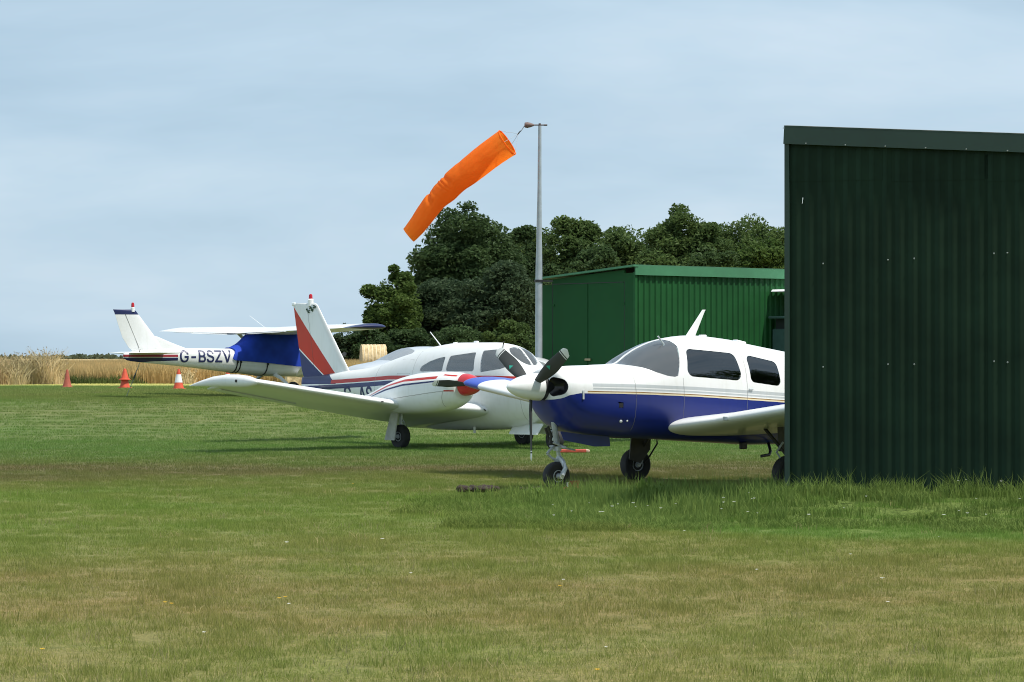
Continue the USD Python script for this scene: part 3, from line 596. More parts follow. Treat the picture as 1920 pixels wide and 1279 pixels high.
for u in uu:
    cpt = cs_(u); tg = cs_(min(u + 0.01, 1)) - cs_(max(u - 0.01, 0)); tg /= np.linalg.norm(tg); b_ = np.array([0, 1.0, 0]); b_ = b_ - tg * (b_ @ tg); b_ /= np.linalg.norm(b_); a_ = np.cross(b_, tg)   # a_ points up-left side
    r_ = float(rs_(u))
    fold = 0
    for u0, am, wd in ((0.42, 0.10, 0.020), (0.455, 0.06, 0.011), (0.49, 0.04, 0.012), (0.62, 0.14, 0.020), (0.655, 0.07, 0.012), (0.56, 0.04, 0.012), (0.30, 0.03, 0.02)):
        for s_, ph in ((1, 0.0),):
            d_ = u - u0 - 0.035 * np.sin(tt * 1.0 + 2.2 * u0 * 7); fold = fold + am * np.exp(-(d_ / wd) ** 2) * np.clip(0.35 - 1.1 * np.cos(tt - 2.6 - u0), 0, 1)
    nz = meshkit.fbm(np.stack([np.cos(tt) * 1.6, np.sin(tt) * 1.6, np.full(nn, u * 9)], -1), 4, 3) - 0.5
    wr = 0.018 * np.sin(tt * 9 + 3 * np.sin(u * 14)) * np.exp(-u / 0.10) + 0.008 * np.sin(tt * 13 + 9 * u)
    rr = r_ * (1 - fold + 0.07 * nz + wr)
    pts.append(cpt + (rr * np.cos(tt))[:, None] * a_ + (rr * np.sin(tt))[:, None] * b_)
i = np.arange(nn); j = (i + 1) % nn
F_ = np.vstack([np.vstack([np.c_[k * nn + i, k * nn + j, (k + 1) * nn + j], np.c_[k * nn + i, (k + 1) * nn + j, (k + 1) * nn + i]]) for k in range(len(uu) - 1)])
put(sock, 'sleeve', trimesh.Trimesh(np.vstack(pts), F_, process=False), ORANGE, smooth=True)
tg = cs_(0.01) - cs_(0.0); tg /= np.linalg.norm(tg); b0_ = np.array([0, 1.0, 0]); b0_ = b0_ - tg * (b0_ @ tg); b0_ /= np.linalg.norm(b0_); a_ = np.cross(b0_, tg); ringp = [ctr[0] + rad[0] * 1.0 * (math.cos(q) * a_ + math.sin(q) * b0_) for q in np.linspace(0, 2 * np.pi, 40)]
put(sock, 'mouth_ring', tube(ringp, 0.012, 8), ORANGE)
knot = sockp(972, 250, -0.35); armp = np.array([-0.33, 0, tp + 0.0])
ROPE = mat('pale_rope', (0.35, 0.38, 0.40), 0.8)
for q in (0.2, 1.8, 3.3, 4.8):
    e_ = ctr[0] + rad[0] * (math.cos(q) * a_ + math.sin(q) * b0_); put(sock, 'bridle_line', tube([e_, (e_ + knot) / 2 + [0, 0, -0.01], knot], 0.004, 6), ROPE)
put(sock, 'rope', tube([knot, knot * 0.5 + armp * 0.5 + [0, 0, -0.02], armp], 0.009, 6), mat('dark_rope', (0.08, 0.08, 0.09), 0.8))
put(sock, 'shackle', cyl(knot - [0.02, 0, 0.03], knot + [0.05, 0, 0.06], 0.016, 0.012), DARKMETAL)

# ------------------------------------------------------------------ blue and white single engined aircraft
def seat(parent, s, y, z, m, h=0.55, w=0.46):
    p = put(parent, 'seat', rbox((0.46, w, 0.14), (-s, y, z), 0.05), m)
    put(p, 'seat_back', rbox((0.12, w, h), (-s - 0.26, y, z + h / 2), 0.05, rot=(0, -0.18, 0)), m)
    put(p, 'headrest', rbox((0.09, w * 0.55, 0.15), (-s - 0.33, y, z + h + 0.10), 0.04, rot=(0, -0.15, 0)), m)
ao = np.array([-0.0621, 33.613])
arrow = thing('light_aircraft', (ao[0], ao[1], 0), 213, 'white and blue low wing single engined aircraft beside the dark hangar', 'aircraft')
AF = Loft([  # s, half width, bottom, middle, top, exponent top, exponent bottom
    (0.53, 0.33, 1.12, 1.30, 1.46, 2.2, 2.2), (0.555, 0.40, 1.04, 1.28, 1.505, 2.3, 2.2), (0.60, 0.45, 0.95, 1.25, 1.53, 2.4, 2.3), (0.72, 0.50, 0.81, 1.22, 1.545, 2.5, 2.5), (0.9, 0.53, 0.72, 1.2, 1.555, 2.6, 2.7),
    (1.3, 0.555, 0.67, 1.18, 1.568, 2.6, 2.9), (1.6, 0.57, 0.64, 1.18, 1.585, 2.5, 3.0), (1.8, 0.58, 0.635, 1.18, 1.70, 2.25, 3.0), (1.94, 0.585, 0.63, 1.18, 1.775, 2.2, 3.0), (2.27, 0.595, 0.61, 1.18, 1.885, 2.25, 3.0),
    (2.78, 0.60, 0.575, 1.18, 1.945, 2.35, 3.0), (3.3, 0.60, 0.545, 1.18, 1.905, 2.35, 3.0), (3.74, 0.585, 0.52, 1.17, 1.83, 2.35, 3.0), (4.48, 0.52, 0.52, 1.15, 1.715, 2.2, 2.7), (5.5, 0.36, 0.70, 1.14, 1.56, 2.1, 2.4),
    (6.6, 0.18, 0.95, 1.16, 1.42, 2.0, 2.2), (7.15, 0.07, 1.08, 1.2, 1.36, 2, 2)], N=150, M=88)
full = AF.solid()
windows = {
    'windscreen': extrude_sz([(1.585, 1.575), (1.75, 1.535), (1.90, 1.475), (2.05, 1.43), (2.16, 1.415), (2.21, 1.43), (2.36, 1.80), (2.345, 1.87), (2.29, 1.905), (2.25, 2.1), (1.585, 2.1)], -1, 1) - m3.Manifold.cube([6, 0.05, 4], True).translate([0, 0, 1.5]),
    'front_window': extrude_sz([(2.44, 1.775), (3.16, 1.715), (3.22, 1.36), (2.34, 1.425)], -1, 1, 0.085),
    'rear_window': extrude_sz([(3.345, 1.70), (3.845, 1.605), (3.86, 1.285), (3.355, 1.345)], -1, 1, 0.07)}
cabin = AF.solid(0.015) ^ m3.Manifold.cube([3.2, 3, 3], True).translate([-3.05, 0, 1.4]) 
cabin = cabin - m3.Manifold.cube([8, 3, 1.0], True).translate([0, 0, 0.45])
holes = windows['windscreen'] + windows['front_window'] + windows['rear_window']
inlet = None
shell = full - cabin - holes
# cowl inlets each side of the spinner
def inlet(sg, k):
    return m3.Manifold.batch_hull([m3.Manifold.sphere(r - k, 24).translate([-x, sg * y, z]) for x, y, z, r in ((0.50, 0.24, 1.30, 0.12), (0.475, 0.36, 1.30, 0.115), (0.47, 0.47, 1.30, 0.11), (0.60, 0.27, 1.30, 0.09))])
for sg in (-1, 1): shell = shell - inlet(sg, 0.0)
shell = shell - extrude_sz([(1.285, 1.11), (1.37, 1.10), (1.37, 1.02), (1.33, 1.05)], 0.50, 1.0)
line = [(0.3, 0.95), (0.52, 1.13), (0.62, 1.195), (0.75, 1.22), (1.63, 1.20), (2.46, 1.165), (3.31, 1.115), (4.04, 1.07), (7.4, 1.0)]
l2 = [(0.85, 1.218)] + line[4:]; l3 = [(0.93, 1.217)] + line[4:]
zones = [(inlet(q, -0.005), BLACK) for q in (-1, 1)] + [(extrude_sz([(s, z) for s, z in line] + [(7.4, 0.2), (0.3, 0.2)], -1, 1), BLUE),
         (extrude_sz(band(l2, 0.018, 0.030), -1, 1), GOLD), (extrude_sz(band(l2, -0.006, 0.018), -1, 1), (0.66, 0.58, 0.40)), (extrude_sz(band(l3, 0.047, 0.070), -1, 1), GREYS), (extrude_sz(band(l3, 0.082, 0.124), -1, 1), GREYS)]
fus = put(arrow, 'fuselage', split(shell, zones, WHITE), PAINT, nrm=AF.ref())
put(fus, 'vent', box((0.07, 0.01, 0.055), (-1.34, AF.side(1.34, 1.06) - 0.006, 1.065)), BLKPLAS, smooth=False)
put(fus, 'fastener', [lathe([(0.005, 0), (0.02, 0.002), (0.02, 0.014), (0.005, 0.02)], 'y', 12, (-1.36, AF.side(1.36, 0.86) - 0.004, 0.865)), lathe([(0.004, 0), (0.012, 0.002), (0.012, 0.008), (0.004, 0.01)], 'y', 12, (-1.45, AF.side(1.45, 0.87) - 0.003, 0.87))], GREYMETAL)
put(fus, 'latch', box((0.022, 0.012, 0.11), (-0.79, AF.side(0.79, 1.2) + 0.004, 1.20)), GREYMETAL, smooth=False)
SEAM = mat('seam_line', (0.18, 0.18, 0.17), 0.7)
for s_, z0_ in ((1.555, 1.22),):
    put(fus, 'panel_seam', [tube([(-s_, q * (AF.side(s_, z) + 0.0005), z) for z in np.linspace(0.75, AF.par(s_)[3] - 0.01, 30)], 0.0022, 5) for q in (-1, 1)], SEAM)
put(fus, 'door_seam', tube([(-a, AF.side(a, b) + 0.0006, b) for a, b in [(2.28, z) for z in np.linspace(0.9, 1.40, 8)]], 0.0022, 5), SEAM)
put(fus, 'door_seam', tube([(-a, AF.side(a, b) + 0.0006, b) for a, b in [(3.285, z) for z in np.linspace(0.9, 1.75, 12)]], 0.0022, 5), SEAM)
outer, inner = AF.solid(0.003), AF.solid(0.008)
for nm, w_ in windows.items():
    for sg in (1, -1):
        half = m3.Manifold.cube([20, 4, 20], True).translate([0, sg * 2.0, 0])
        g_ = (outer - inner) ^ w_ ^ half
        put(arrow, nm, g_, SCREENGL if nm == 'windscreen' else GLASS, nrm=AF.ref())
lin = ((AF.solid(0.017) - AF.solid(0.03)) ^ m3.Manifold.cube([3.12, 3, 3], True).translate([-3.04, 0, 1.4])) - holes - m3.Manifold.cube([8, 3, 1.0], True).translate([0, 0, 0.47])
put(arrow, 'cabin_lining', lin, DARKIN, nrm=AF.ref())
put(arrow, 'cabin_floor', box((2.9, 1.0, 0.02), (-3.05, 0, 0.965)), DARKIN, smooth=False)
put(arrow, 'instrument_panel', [rbox((0.30, 1.02, 0.40), (-1.92, 0, 1.24), 0.06), rbox((0.36, 0.96, 0.05), (-1.86, 0, 1.452), 0.02)], BLKPLAS)
for sg in (-1, 1): put(arrow, 'control_wheel', tube([(-2.2, sg * 0.28 - 0.12, 1.36), (-2.2, sg * 0.28 - 0.13, 1.27), (-2.19, sg * 0.28, 1.25), (-2.2, sg * 0.28 + 0.13, 1.27), (-2.2, sg * 0.28 + 0.12, 1.36)], 0.014), BLKPLAS)
for s, z in ((2.55, 1.08), (3.45, 1.05)):
    for y in (-0.27, 0.27): seat(arrow, s, y, z, SEATM, 0.42, 0.44)
# wing
for sg in (-1, 1):
    rows = [(0.0, 2.05, 1.98, 0.74), (0.55, 2.10, 1.93, 0.795), (0.95, 2.22, 1.80, 0.845), (1.25, 2.30, 1.70, 0.88), (4.72, 2.34, 1.60, 1.29)]
    wm = wing([(sg * a, b, c, d, 0.122) for a, b, c, d in rows], camber=0.015, tip=0.16, inc=3.0)
    ws = man(wm.vertices, wm.faces)
    top = ws
    zb = []
    for a, b, s0_ in ((4.38, 4.83, 0.0), (3.3, 4.38, 2.80)):
        m_ = (a + b) / 2
        zb.append((m3.Manifold.cube([4, b - a, 3], True).translate([-(s0_ + 2), sg * m_, (0.0 if s0_ == 0 else 1.5 + 0.735 + 0.118 * m_ - 0.05)]), (0.03, 0.07, 0.42)))
    w_ = put(arrow, 'wing', split(ws, zb, WHITE), PAINT, smooth=40)
    put(w_, 'landing_light' if sg > 0 else 'wing_cap', rbox((0.03, 0.10, 0.05), (-2.31, sg * 1.42, 0.905), 0.012), GREYMETAL)
    put(w_, 'aileron', (wing_solid([(sg * 2.6, 3.62, 0.33, 0.972), (sg * 4.5, 3.64, 0.31, 1.19)], t=0.12, camber=0, tip=0.01)), PAINT, paint=WHITE)
    # main gear
    lg = put(arrow, 'main_gear_leg', cyl((-3.18, sg * 1.58 + 0.1 * (sg > 0), 0.82), (-3.18, sg * 1.6 + 0.1 * (sg > 0), 0.26), 0.045, 0.035), GREYMETAL)
    put(lg, 'scissor_link', tube([(-3.13, sg * 1.52, 0.60), (-3.02, sg * 1.53, 0.48), (-3.12, sg * 1.54, 0.34)], 0.014), GREYMETAL)
    put(lg, 'axle', cyl((-3.18, sg * 1.6, 0.25), (-3.18, sg * 1.74, 0.22), 0.03), GREYMETAL)
    put(lg, 'brake_hose', tube([(-3.25, sg * 1.5, 0.78), (-3.36, sg * 1.5, 0.68), (-3.40, sg * 1.52, 0.5), (-3.30, sg * 1.56, 0.33), (-3.25, sg * 1.6, 0.25)], 0.012), BLKPLAS)
    put(lg, 'side_brace', cyl((-3.12, sg * 1.12, 0.80), (-3.17, sg * 1.57, 0.42), 0.022), DARKMETAL)
    dr = extrude_sz([(2.98, 0.84), (3.30, 0.84), (3.26, 0.42), (3.10, 0.24), (2.92, 0.30)] if sg < 0 else [(3.14, 0.84), (3.36, 0.84), (3.34, 0.5), (3.16, 0.48)], -0.01, 0.01, 0.02)
    m_ = dr.to_mesh(); d_ = trimesh.Trimesh(m_.vert_properties[:, :3], m_.tri_verts, process=False); d_.apply_translation((0, -1.50 if sg < 0 else 1.40, 0))
    put(arrow, 'gear_door', d_, mat('grubby_gear_door', (0.055, 0.05, 0.04), 0.6, var=0.3), label=None)
    wheel(arrow, 'main_wheel', (-3.18, -1.72 if sg < 0 else 1.56, 0.215), 0.22, 0.155, 0.085)
# tail
fin = wing([(1.25, 5.75, 1.40, 0), (1.45, 6.0, 1.18, 0), (2.15, 6.62, 0.72, 0)], t=0.09, camber=0, tip=0.05, vertical=True)
put(arrow, 'tail_fin', fin, PAINT, paint=WHITE, smooth=40)
for sg in (-1, 1): put(arrow, 'stabilator', wing([(0, 6.42, 0.80, 1.22), (sg * 1.6, 6.5, 0.72, 1.22)], t=0.09, camber=0, tip=0.06), PAINT, paint=WHITE, smooth=40)
# nose gear
ng = put(arrow, 'nose_gear_leg', [cyl((-0.70, 0, 0.86), (-0.755, 0, 0.50), 0.038, 0.036, 18), cyl((-0.755, 0, 0.51), (-0.78, 0, 0.40), 0.026, 0.026, 16), lathe([(0.03, -0.03), (0.05, -0.025), (0.05, 0.025), (0.03, 0.03)], 'z', 18, (-0.752, 0, 0.52))], mat('silver_leg', (0.55, 0.58, 0.60), 0.35, metal=0.4, var=0.15, vscale=20))
put(ng, 'scissor_link', [tube([(-0.73, 0.0, 0.56), (-0.63, 0.0, 0.50), (-0.60, 0.0, 0.46)], [0.022, 0.016, 0.02]), tube([(-0.60, 0, 0.46), (-0.66, 0, 0.41), (-0.76, 0, 0.36)], [0.018, 0.014, 0.022])], GREYMETAL)
put(ng, 'fork', [tube([(-0.775, 0, 0.41), (-0.79, 0.06, 0.36), (-0.80, 0.105, 0.28), (-0.745, 0.115, 0.19)], [0.034, 0.034, 0.03, 0.034], 12), tube([(-0.775, 0, 0.41), (-0.79, -0.06, 0.36), (-0.80, -0.105, 0.28), (-0.745, -0.115, 0.19)], [0.034, 0.034, 0.03, 0.034], 12), lathe([(0.01, -0.13), (0.034, -0.128), (0.034, 0.128), (0.01, 0.13)], 'y', 16, (-0.735, 0, 0.18))], mat('silver_leg'))
put(ng, 'steering_arm', [cyl((-0.75, -0.16, 0.545), (-0.75, 0.17, 0.545), 0.016), cyl((-0.62, 0.1, 0.60), (-0.80, 0.12, 0.54), 0.012), cyl((-0.75, 0.05, 0.54), (-0.98, 0.06, 0.50), 0.011)], GREYMETAL)
put(ng, 'drag_brace', [tube([(-0.56, 0.07, 0.80), (-0.62, 0.06, 0.68), (-0.60, 0.06, 0.60), (-0.72, 0.03, 0.57)], 0.018), tube([(-0.62, -0.07, 0.78), (-0.66, -0.06, 0.65), (-0.72, -0.03, 0.57)], 0.018)], DARKMETAL)
wheel(arrow, 'nose_wheel', (-0.735, 0, 0.178), 0.18, 0.13, 0.075)
gd = extrude_sz([(0.66, 0.745), (1.0, 0.70), (1.40, 0.665), (1.415, 0.545), (1.18, 0.545), (0.72, 0.63)], 0.19, 0.205, 0.01)
put(arrow, 'nose_gear_door', gd, BLUEP, label='dark blue nose gear door')
# propeller
put(arrow, 'spinner', lathe([(0.004, 0.0), (0.022, -0.006), (0.05, -0.03), (0.085, -0.08), (0.12, -0.16), (0.148, -0.26), (0.166, -0.36), (0.172, -0.47), (0.166, -0.475), (0.02, -0.475)], 'x', 48, (0.0, 0, 1.295)), WHITEP, smooth=30)
put(arrow, 'backing_plate', lathe([(0.02, -0.48), (0.165, -0.48), (0.165, -0.60), (0.02, -0.60)], 'x', 40, (0, 0, 1.295)), BLKPLAS)
for k, an in enumerate((math.pi, math.pi / 3, -math.pi / 3)):
    blade(arrow, 0.92, 0.12, 0.175, an, 0.36, 1.295, triangle=True, pitch0=50, pitch1=24)
# aerials and small fittings
put(arrow, 'aerial', wing([(1.92, 2.73, 0.16, 0.0), (2.26, 3.0, 0.055, 0)], t=0.14, camber=0, tip=0.02, vertical=True), WHITEP, label='white swept blade aerial on the cabin roof')
put(arrow, 'temperature_probe', cyl((-2.26, 0.22, 1.80), (-2.13, 0.24, 1.93), 0.011), GREYMETAL)
put(arrow, 'roof_light', rbox((0.10, 0.06, 0.03), (-3.02, 0, 1.94), 0.012), WHITEP); put(arrow, 'roof_vent', rbox((0.16, 0.10, 0.03), (-3.62, 0.0, 1.865), 0.012, rot=(0, -0.2, 0)), WHITEP)
put(arrow, 'boarding_step', tube([(-3.90, 0.25, 0.56), (-3.82, 0.40, 0.44), (-3.76, 0.45, 0.40), (-3.62, 0.46, 0.385)], 0.02), BLKPLAS)
put(arrow, 'belly_drain', rbox((0.10, 0.06, 0.09), (-3.45, 0.3, 0.52), 0.015), DARKMETAL)
put(arrow, 'door_handle', rbox((0.07, 0.02, 0.02), (-3.34, AF.side(3.34, 1.255) + 0.01, 1.255), 0.008), GREYMETAL)
chk = thing('wheel_chock', (*P(1069, 912, 34.1)[:2], 0.02), 25, 'small red and white chock behind the nose wheel of the blue and white aircraft', 'wheel chock')
put(chk, 'block', m3.Manifold.batch_hull([m3.Manifold.sphere(0.02, 12).translate(list(p)) for p in ((-0.11, -0.05, 0), (0.11, -0.05, 0), (-0.11, 0.05, 0), (0.11, 0.05, 0), (-0.09, 0, 0.07), (0.11, 0, 0.08))]), mat('faded_red_paint', (0.42, 0.07, 0.04), 0.6, var=0.25, vscale=15))
put(chk, 'band', box((0.03, 0.12, 0.1), (-0.06, 0, 0.03)), WHITEP, smooth=False)

# ------------------------------------------------------------------ white twin engined aircraft
to = np.array([0.9082, 48.9534])
twin = thing('twin_engined_aircraft', (to[0], to[1], 0), -48, 'white twin engined aircraft with red and navy tail and red spinners', 'aircraft')
TF = Loft([(-0.10, 0.05, 0.90, 0.95, 1.00, 2, 2), (0.0, 0.17, 0.76, 0.95, 1.12, 2, 2), (0.3, 0.34, 0.57, 0.97, 1.30, 2.2, 2.2), (0.7, 0.48, 0.43, 1.0, 1.455, 2.3, 2.4), (0.92, 0.53, 0.385, 1.02, 1.66, 2.2, 2.5), (1.14, 0.55, 0.36, 1.04, 1.835, 2.2, 2.6),
    (1.40, 0.565, 0.345, 1.05, 1.905, 2.25, 2.6), (1.8, 0.575, 0.33, 1.06, 1.945, 2.3, 2.6), (2.7, 0.575, 0.305, 1.06, 1.945, 2.3, 2.6), (3.32, 0.55, 0.30, 1.06, 1.895, 2.2, 2.5), (3.8, 0.51, 0.34, 1.06, 1.815, 2.1, 2.4),
    (4.42, 0.44, 0.44, 1.06, 1.69, 2.05, 2.3), (5.4, 0.31, 0.70, 1.10, 1.475, 2, 2.2), (6.2, 0.22, 0.86, 1.12, 1.40, 2, 2), (7.0, 0.12, 0.98, 1.14, 1.33, 2, 2), (7.62, 0.05, 1.05, 1.16, 1.28, 2, 2)], N=150, M=80)
tw = {'windscreen': extrude_sz([(0.66, 1.455), (0.80, 1.53), (1.23, 1.83), (1.23, 2.2), (0.66, 2.2)], -1, 1) - m3.Manifold.cube([6, 0.03, 4], True).translate([0, 0, 1.5]),
      'front_window': extrude_sz([(1.73, 1.79), (1.62, 1.395), (1.14, 1.455), (0.90, 1.535), (1.30, 1.825)], -1, 1, 0.02),
      'middle_window': extrude_sz([(1.80, 1.41), (2.60, 1.41), (2.58, 1.695), (1.90, 1.765)], -1, 1, 0.05),
      'rear_window': extrude_sz([(2.70, 1.41), (3.42, 1.40), (3.36, 1.50), (3.15, 1.59), (2.92, 1.65), (2.70, 1.685)], -1, 1, 0.04)}
tcab = (TF.solid(0.015) ^ m3.Manifold.cube([3.1, 3, 3], True).translate([-2.25, 0, 1.4])) - m3.Manifold.cube([8, 3, 1.0], True).translate([0, 0, 0.4])
th = tw['windscreen'] + tw['front_window'] + tw['middle_window'] + tw['rear_window']
tsh = TF.solid() - tcab - th
rl = [(0.0, 1.24), (1.5, 1.26), (3.0, 1.26), (4.4, 1.245), (5.0, 1.215), (6.1, 1.165), (6.5, 1.15)]
tz = [(extrude_sz(band(rl, 0.0, 0.075), -1, 1), RED), (extrude_sz(band(rl + [(7.7, 1.11)], -0.105, -0.02), -1, 1), NAVY), (extrude_sz([(6.3, 1.145), (7.8, 1.13), (7.8, 1.5), (7.0, 1.5)], -1, 1), NAVY)]
tf = put(twin, 'fuselage', split(tsh, tz, WHITE), PAINT, nrm=TF.ref())
lettering(tf, 'registration', 'G-AS', TF, -6.05, 0.80, 0.30, mat('navy_print', NAVY, 0.4), -1, 0.95)
for s_ in (0.62, 3.62, 4.9):
    put(tf, 'panel_seam', [tube([(-s_, q * (TF.side(s_, z) + 0.0005), z) for z in np.linspace(TF.par(s_)[1] + 0.03, TF.par(s_)[3] - 0.02, 30)], 0.0022, 5) for q in (-1, 1)], SEAM)
put(tf, 'baggage_door_seam', tube([(-a, -(TF.side(a, b) + 0.0006), b) for a, b in [(3.7, 1.36), (4.15, 1.36), (4.15, 1.62), (3.7, 1.62), (3.7, 1.36)]], 0.002, 5), SEAM)
o_, i_ = TF.solid(0.003), TF.solid(0.008)
TGL = glass('twin_glass', (0.74, 0.77, 0.76), 0.015, 1.8, 0.10)
for nm, w_ in tw.items():
    for sg in (-1, 1): put(twin, nm, (o_ - i_) ^ w_ ^ m3.Manifold.cube([20, 4, 20], True).translate([0, sg * 2.0, 0]), TGL, nrm=TF.ref())
put(twin, 'cabin_lining', ((TF.solid(0.017) - TF.solid(0.03)) ^ m3.Manifold.cube([2.9, 3, 3], True).translate([-2.3, 0, 1.4])) - th - m3.Manifold.cube([8, 3, 1.0], True).translate([0, 0, 0.42]), mat('pale_cabin_lining', (0.5, 0.5, 0.48), 0.8), nrm=TF.ref())
put(twin, 'cabin_floor', box((2.6, 1.0, 0.02), (-2.4, 0, 0.92)), DARKIN, smooth=False)
put(twin, 'instrument_panel', rbox((0.3, 0.90, 0.36), (-1.08, 0, 1.25), 0.06), BLKPLAS)
for s in (1.75, 2.55):
    for y in (-0.26, 0.26): seat(twin, s, y, 1.02, SEATL, 0.46, 0.44)
put(twin, 'cabin_step', rbox((0.05, 0.03, 0.12), (-2.0, -0.35, 0.33), 0.01), WHITEP)
for sg in (-1, 1):
    rows = [(0.0, 1.45, 2.30, 0.66), (0.55, 1.42, 2.30, 0.70), (0.9, 1.75, 1.95, 0.735), (1.6, 2.12, 1.62, 0.78), (2.05, 2.26, 1.50, 0.83), (5.30, 2.32, 1.18, 1.27)]
    w_ = put(twin, 'wing', wing([(sg * a, b, c, d, 0.125) for a, b, c, d in rows], camber=0.035, tip=0.03, inc=8.5), PAINT, paint=WHITE, smooth=40)
    put(w_, 'wing_root_seal', tube([(-1.43 - q * 1.1, sg * (0.585 + 0.02 * q), 0.70 + 0.145 * math.sqrt(q)) for q in np.linspace(0, 1, 14)], 0.013, 8), BLKPLAS)
    put(w_, 'aileron', wing([(sg * 3.4, 3.42, 0.30, 0.83), (sg * 5.2, 3.22, 0.26, 1.10)], t=0.12, camber=0, tip=0.01), PAINT, paint=WHITE)
    for q in (3.0, 3.7): put(w_, 'tie_down_ring', tube([(-2.9 + 0.03 * math.cos(t_), sg * q, 0.835 + 0.115 * (q - 2.05) + 0.035 * math.sin(t_) - 0.03) for t_ in np.linspace(0, 6.283, 14)], 0.006, 6), DARKMETAL)
    put(w_, 'stall_tab', rbox((0.02, 0.05, 0.02), (-2.24, sg * 2.35, 0.87), 0.006), BLKPLAS)
    # tip tank: lies across the wing end, its tail drawn out to a point
    tk = []
    for s, r_, dz in ((1.92, 0.02, 0.0), (1.94, 0.06, 0), (2.0, 0.10, 0), (2.15, 0.145, 0.005), (2.45, 0.17, 0.012), (2.75, 0.165, 0.015), (3.05, 0.135, 0.0), (3.3, 0.085, -0.03), (3.5, 0.04, -0.06), (3.62, 0.008, -0.08)):
        t_ = np.linspace(0, 2 * np.pi, 28, endpoint=False); tk.append(np.c_[np.full(28, -s), sg * (5.40 + 0.22 * max(0, s - 2.7)) + 0.75 * r_ * np.cos(t_), 1.245 + dz + 0.66 * r_ * np.sin(t_)])
    kp = put(twin, 'tip_tank', skin(tk), PAINT, paint=WHITE, smooth=True)
    put(kp, 'landing_light', lathe([(0.005, 0.05), (0.025, 0.045), (0.040, 0.03), (0.045, 0.0), (0.03, -0.02)], 'x', 20, (-2.0, sg * 5.40, 1.25)), glass('dark_lens', (0.1, 0.1, 0.11)))
    put(kp, 'navigation_light', rbox((0.05, 0.03, 0.05), (-2.35, sg * 5.52, 1.26), 0.012), BLKPLAS)
    # nacelle
    NF = Loft([(0.80, 0.17, 0.99, 1.17, 1.33, 2.1, 2.1), (0.84, 0.25, 0.90, 1.16, 1.375, 2.2, 2.2), (1.0, 0.345, 0.80, 1.14, 1.40, 2.4, 2.4), (1.35, 0.40, 0.70, 1.10, 1.41, 2.5, 2.5), (1.9, 0.41, 0.65, 1.06, 1.385, 2.4, 2.5), (2.4, 0.38, 0.64, 1.02, 1.31, 2.2, 2.4), (2.9, 0.29, 0.68, 0.97, 1.18, 2.0, 2.2), (3.35, 0.17, 0.74, 0.92, 1.03, 2, 2), (3.75, 0.03, 0.86, 0.90, 0.93, 2, 2)], y0=sg * 1.62, N=90, M=64)
    nl = [(1.18, 1.245), (2.2, 1.14), (2.8, 1.03), (3.3, 0.92)]
    nz_ = [(extrude_sz([(1.20, 1.285), (1.20, 1.335), (2.1, 1.27), (2.7, 1.15), (3.3, 0.955), (3.3, 0.945), (2.6, 1.135), (2.1, 1.225)], -3, 3), RED), (extrude_sz([(1.20, 1.225), (1.20, 1.255), (2.1, 1.185), (2.7, 1.08), (3.3, 0.925), (3.3, 0.915), (2.6, 1.065), (2.1, 1.15)], -3, 3), NAVY),
           (extrude_sz([(0.84, 1.325), (1.10, 1.345), (1.10, 1.37), (0.84, 1.35)], -3, 3), RED), (extrude_sz([(0.84, 1.06), (1.0, 1.06), (1.0, 1.085), (0.84, 1.085)], -3, 3), RED)]
    ns = NF.solid()
    for q in (-1, 1): ns = ns - m3.Manifold.batch_hull([m3.Manifold.sphere(0.06, 16).translate([-0.8, sg * 1.62 + q * 0.2, 1.2]), m3.Manifold.sphere(0.05, 16).translate([-0.9, sg * 1.62 + q * 0.21, 1.2])])
    nc = put(twin, 'engine_nacelle', split(ns, nz_, WHITE), PAINT, nrm=NF.ref())
    put(nc, 'cowl_seam', [tube([(-s, sg * 1.62 + q * (NF.side(s, z) + 0.001), z) for s, z in zip(np.linspace(1.0, 2.35, 20), np.linspace(1.07, 0.92, 20))], 0.003, 5) for q in (-1, 1)] + [tube([(-s, sg * 1.62 + q * (NF.side(s, z) + 0.001), z) for s, z in zip(np.linspace(1.02, 1.12, 12), np.linspace(1.06, 0.78, 12))], 0.0025, 5) for q in (-1, 1)], mat('seam_grime', (0.12, 0.11, 0.09), 0.8))
    put(twin, 'spinner', lathe([(0.004, 0.42), (0.03, 0.41), (0.09, 0.36), (0.14, 0.28), (0.175, 0.18), (0.195, 0.08), (0.20, 0.0), (0.19, -0.01), (0.02, -0.01)], 'x', 40, (-0.80, sg * 1.62, 1.18)), REDP, smooth=30)
    for an in (math.pi / 2 + 0.03, -math.pi / 2 + 0.03):
        blade(twin, 0.93, 0.13, 0.155, an, 0.62, 1.18, sg * 1.62, pitch0=-55, pitch1=-28)
    # gear
    lg = put(twin, 'main_gear_leg', cyl((-2.75, sg * 1.49, 0.78), (-2.75, sg * 1.49, 0.26), 0.045, 0.038), mat('silver_leg'))
    put(lg, 'scissor_link', tube([(-2.70, sg * 1.49, 0.52), (-2.60, sg * 1.49, 0.42), (-2.70, sg * 1.49, 0.30)], 0.016), GREYMETAL)
    put(lg, 'axle', cyl((-2.75, sg * 1.45, 0.22), (-2.75, sg * 1.62, 0.22), 0.03), GREYMETAL)
    d_ = m3.Manifold.batch_hull([m3.Manifold.cube([0.20, 0.02, 0.02], True).translate([-2.74, sg * 1.62, 0.74]), m3.Manifold.cube([0.27, 0.02, 0.02], True).translate([-2.80, sg * 1.72, 0.16])])
    put(twin, 'gear_door', d_, mat('grubby_white', (0.50, 0.50, 0.46), 0.45, var=0.2))
    wheel(twin, 'main_wheel', (-2.72, sg * 1.53, 0.215), 0.22, 0.155, 0.085)
ng = put(twin, 'nose_gear_leg', cyl((-0.30, 0, 0.62), (-0.22, 0, 0.25), 0.04, 0.035), mat('silver_leg'))
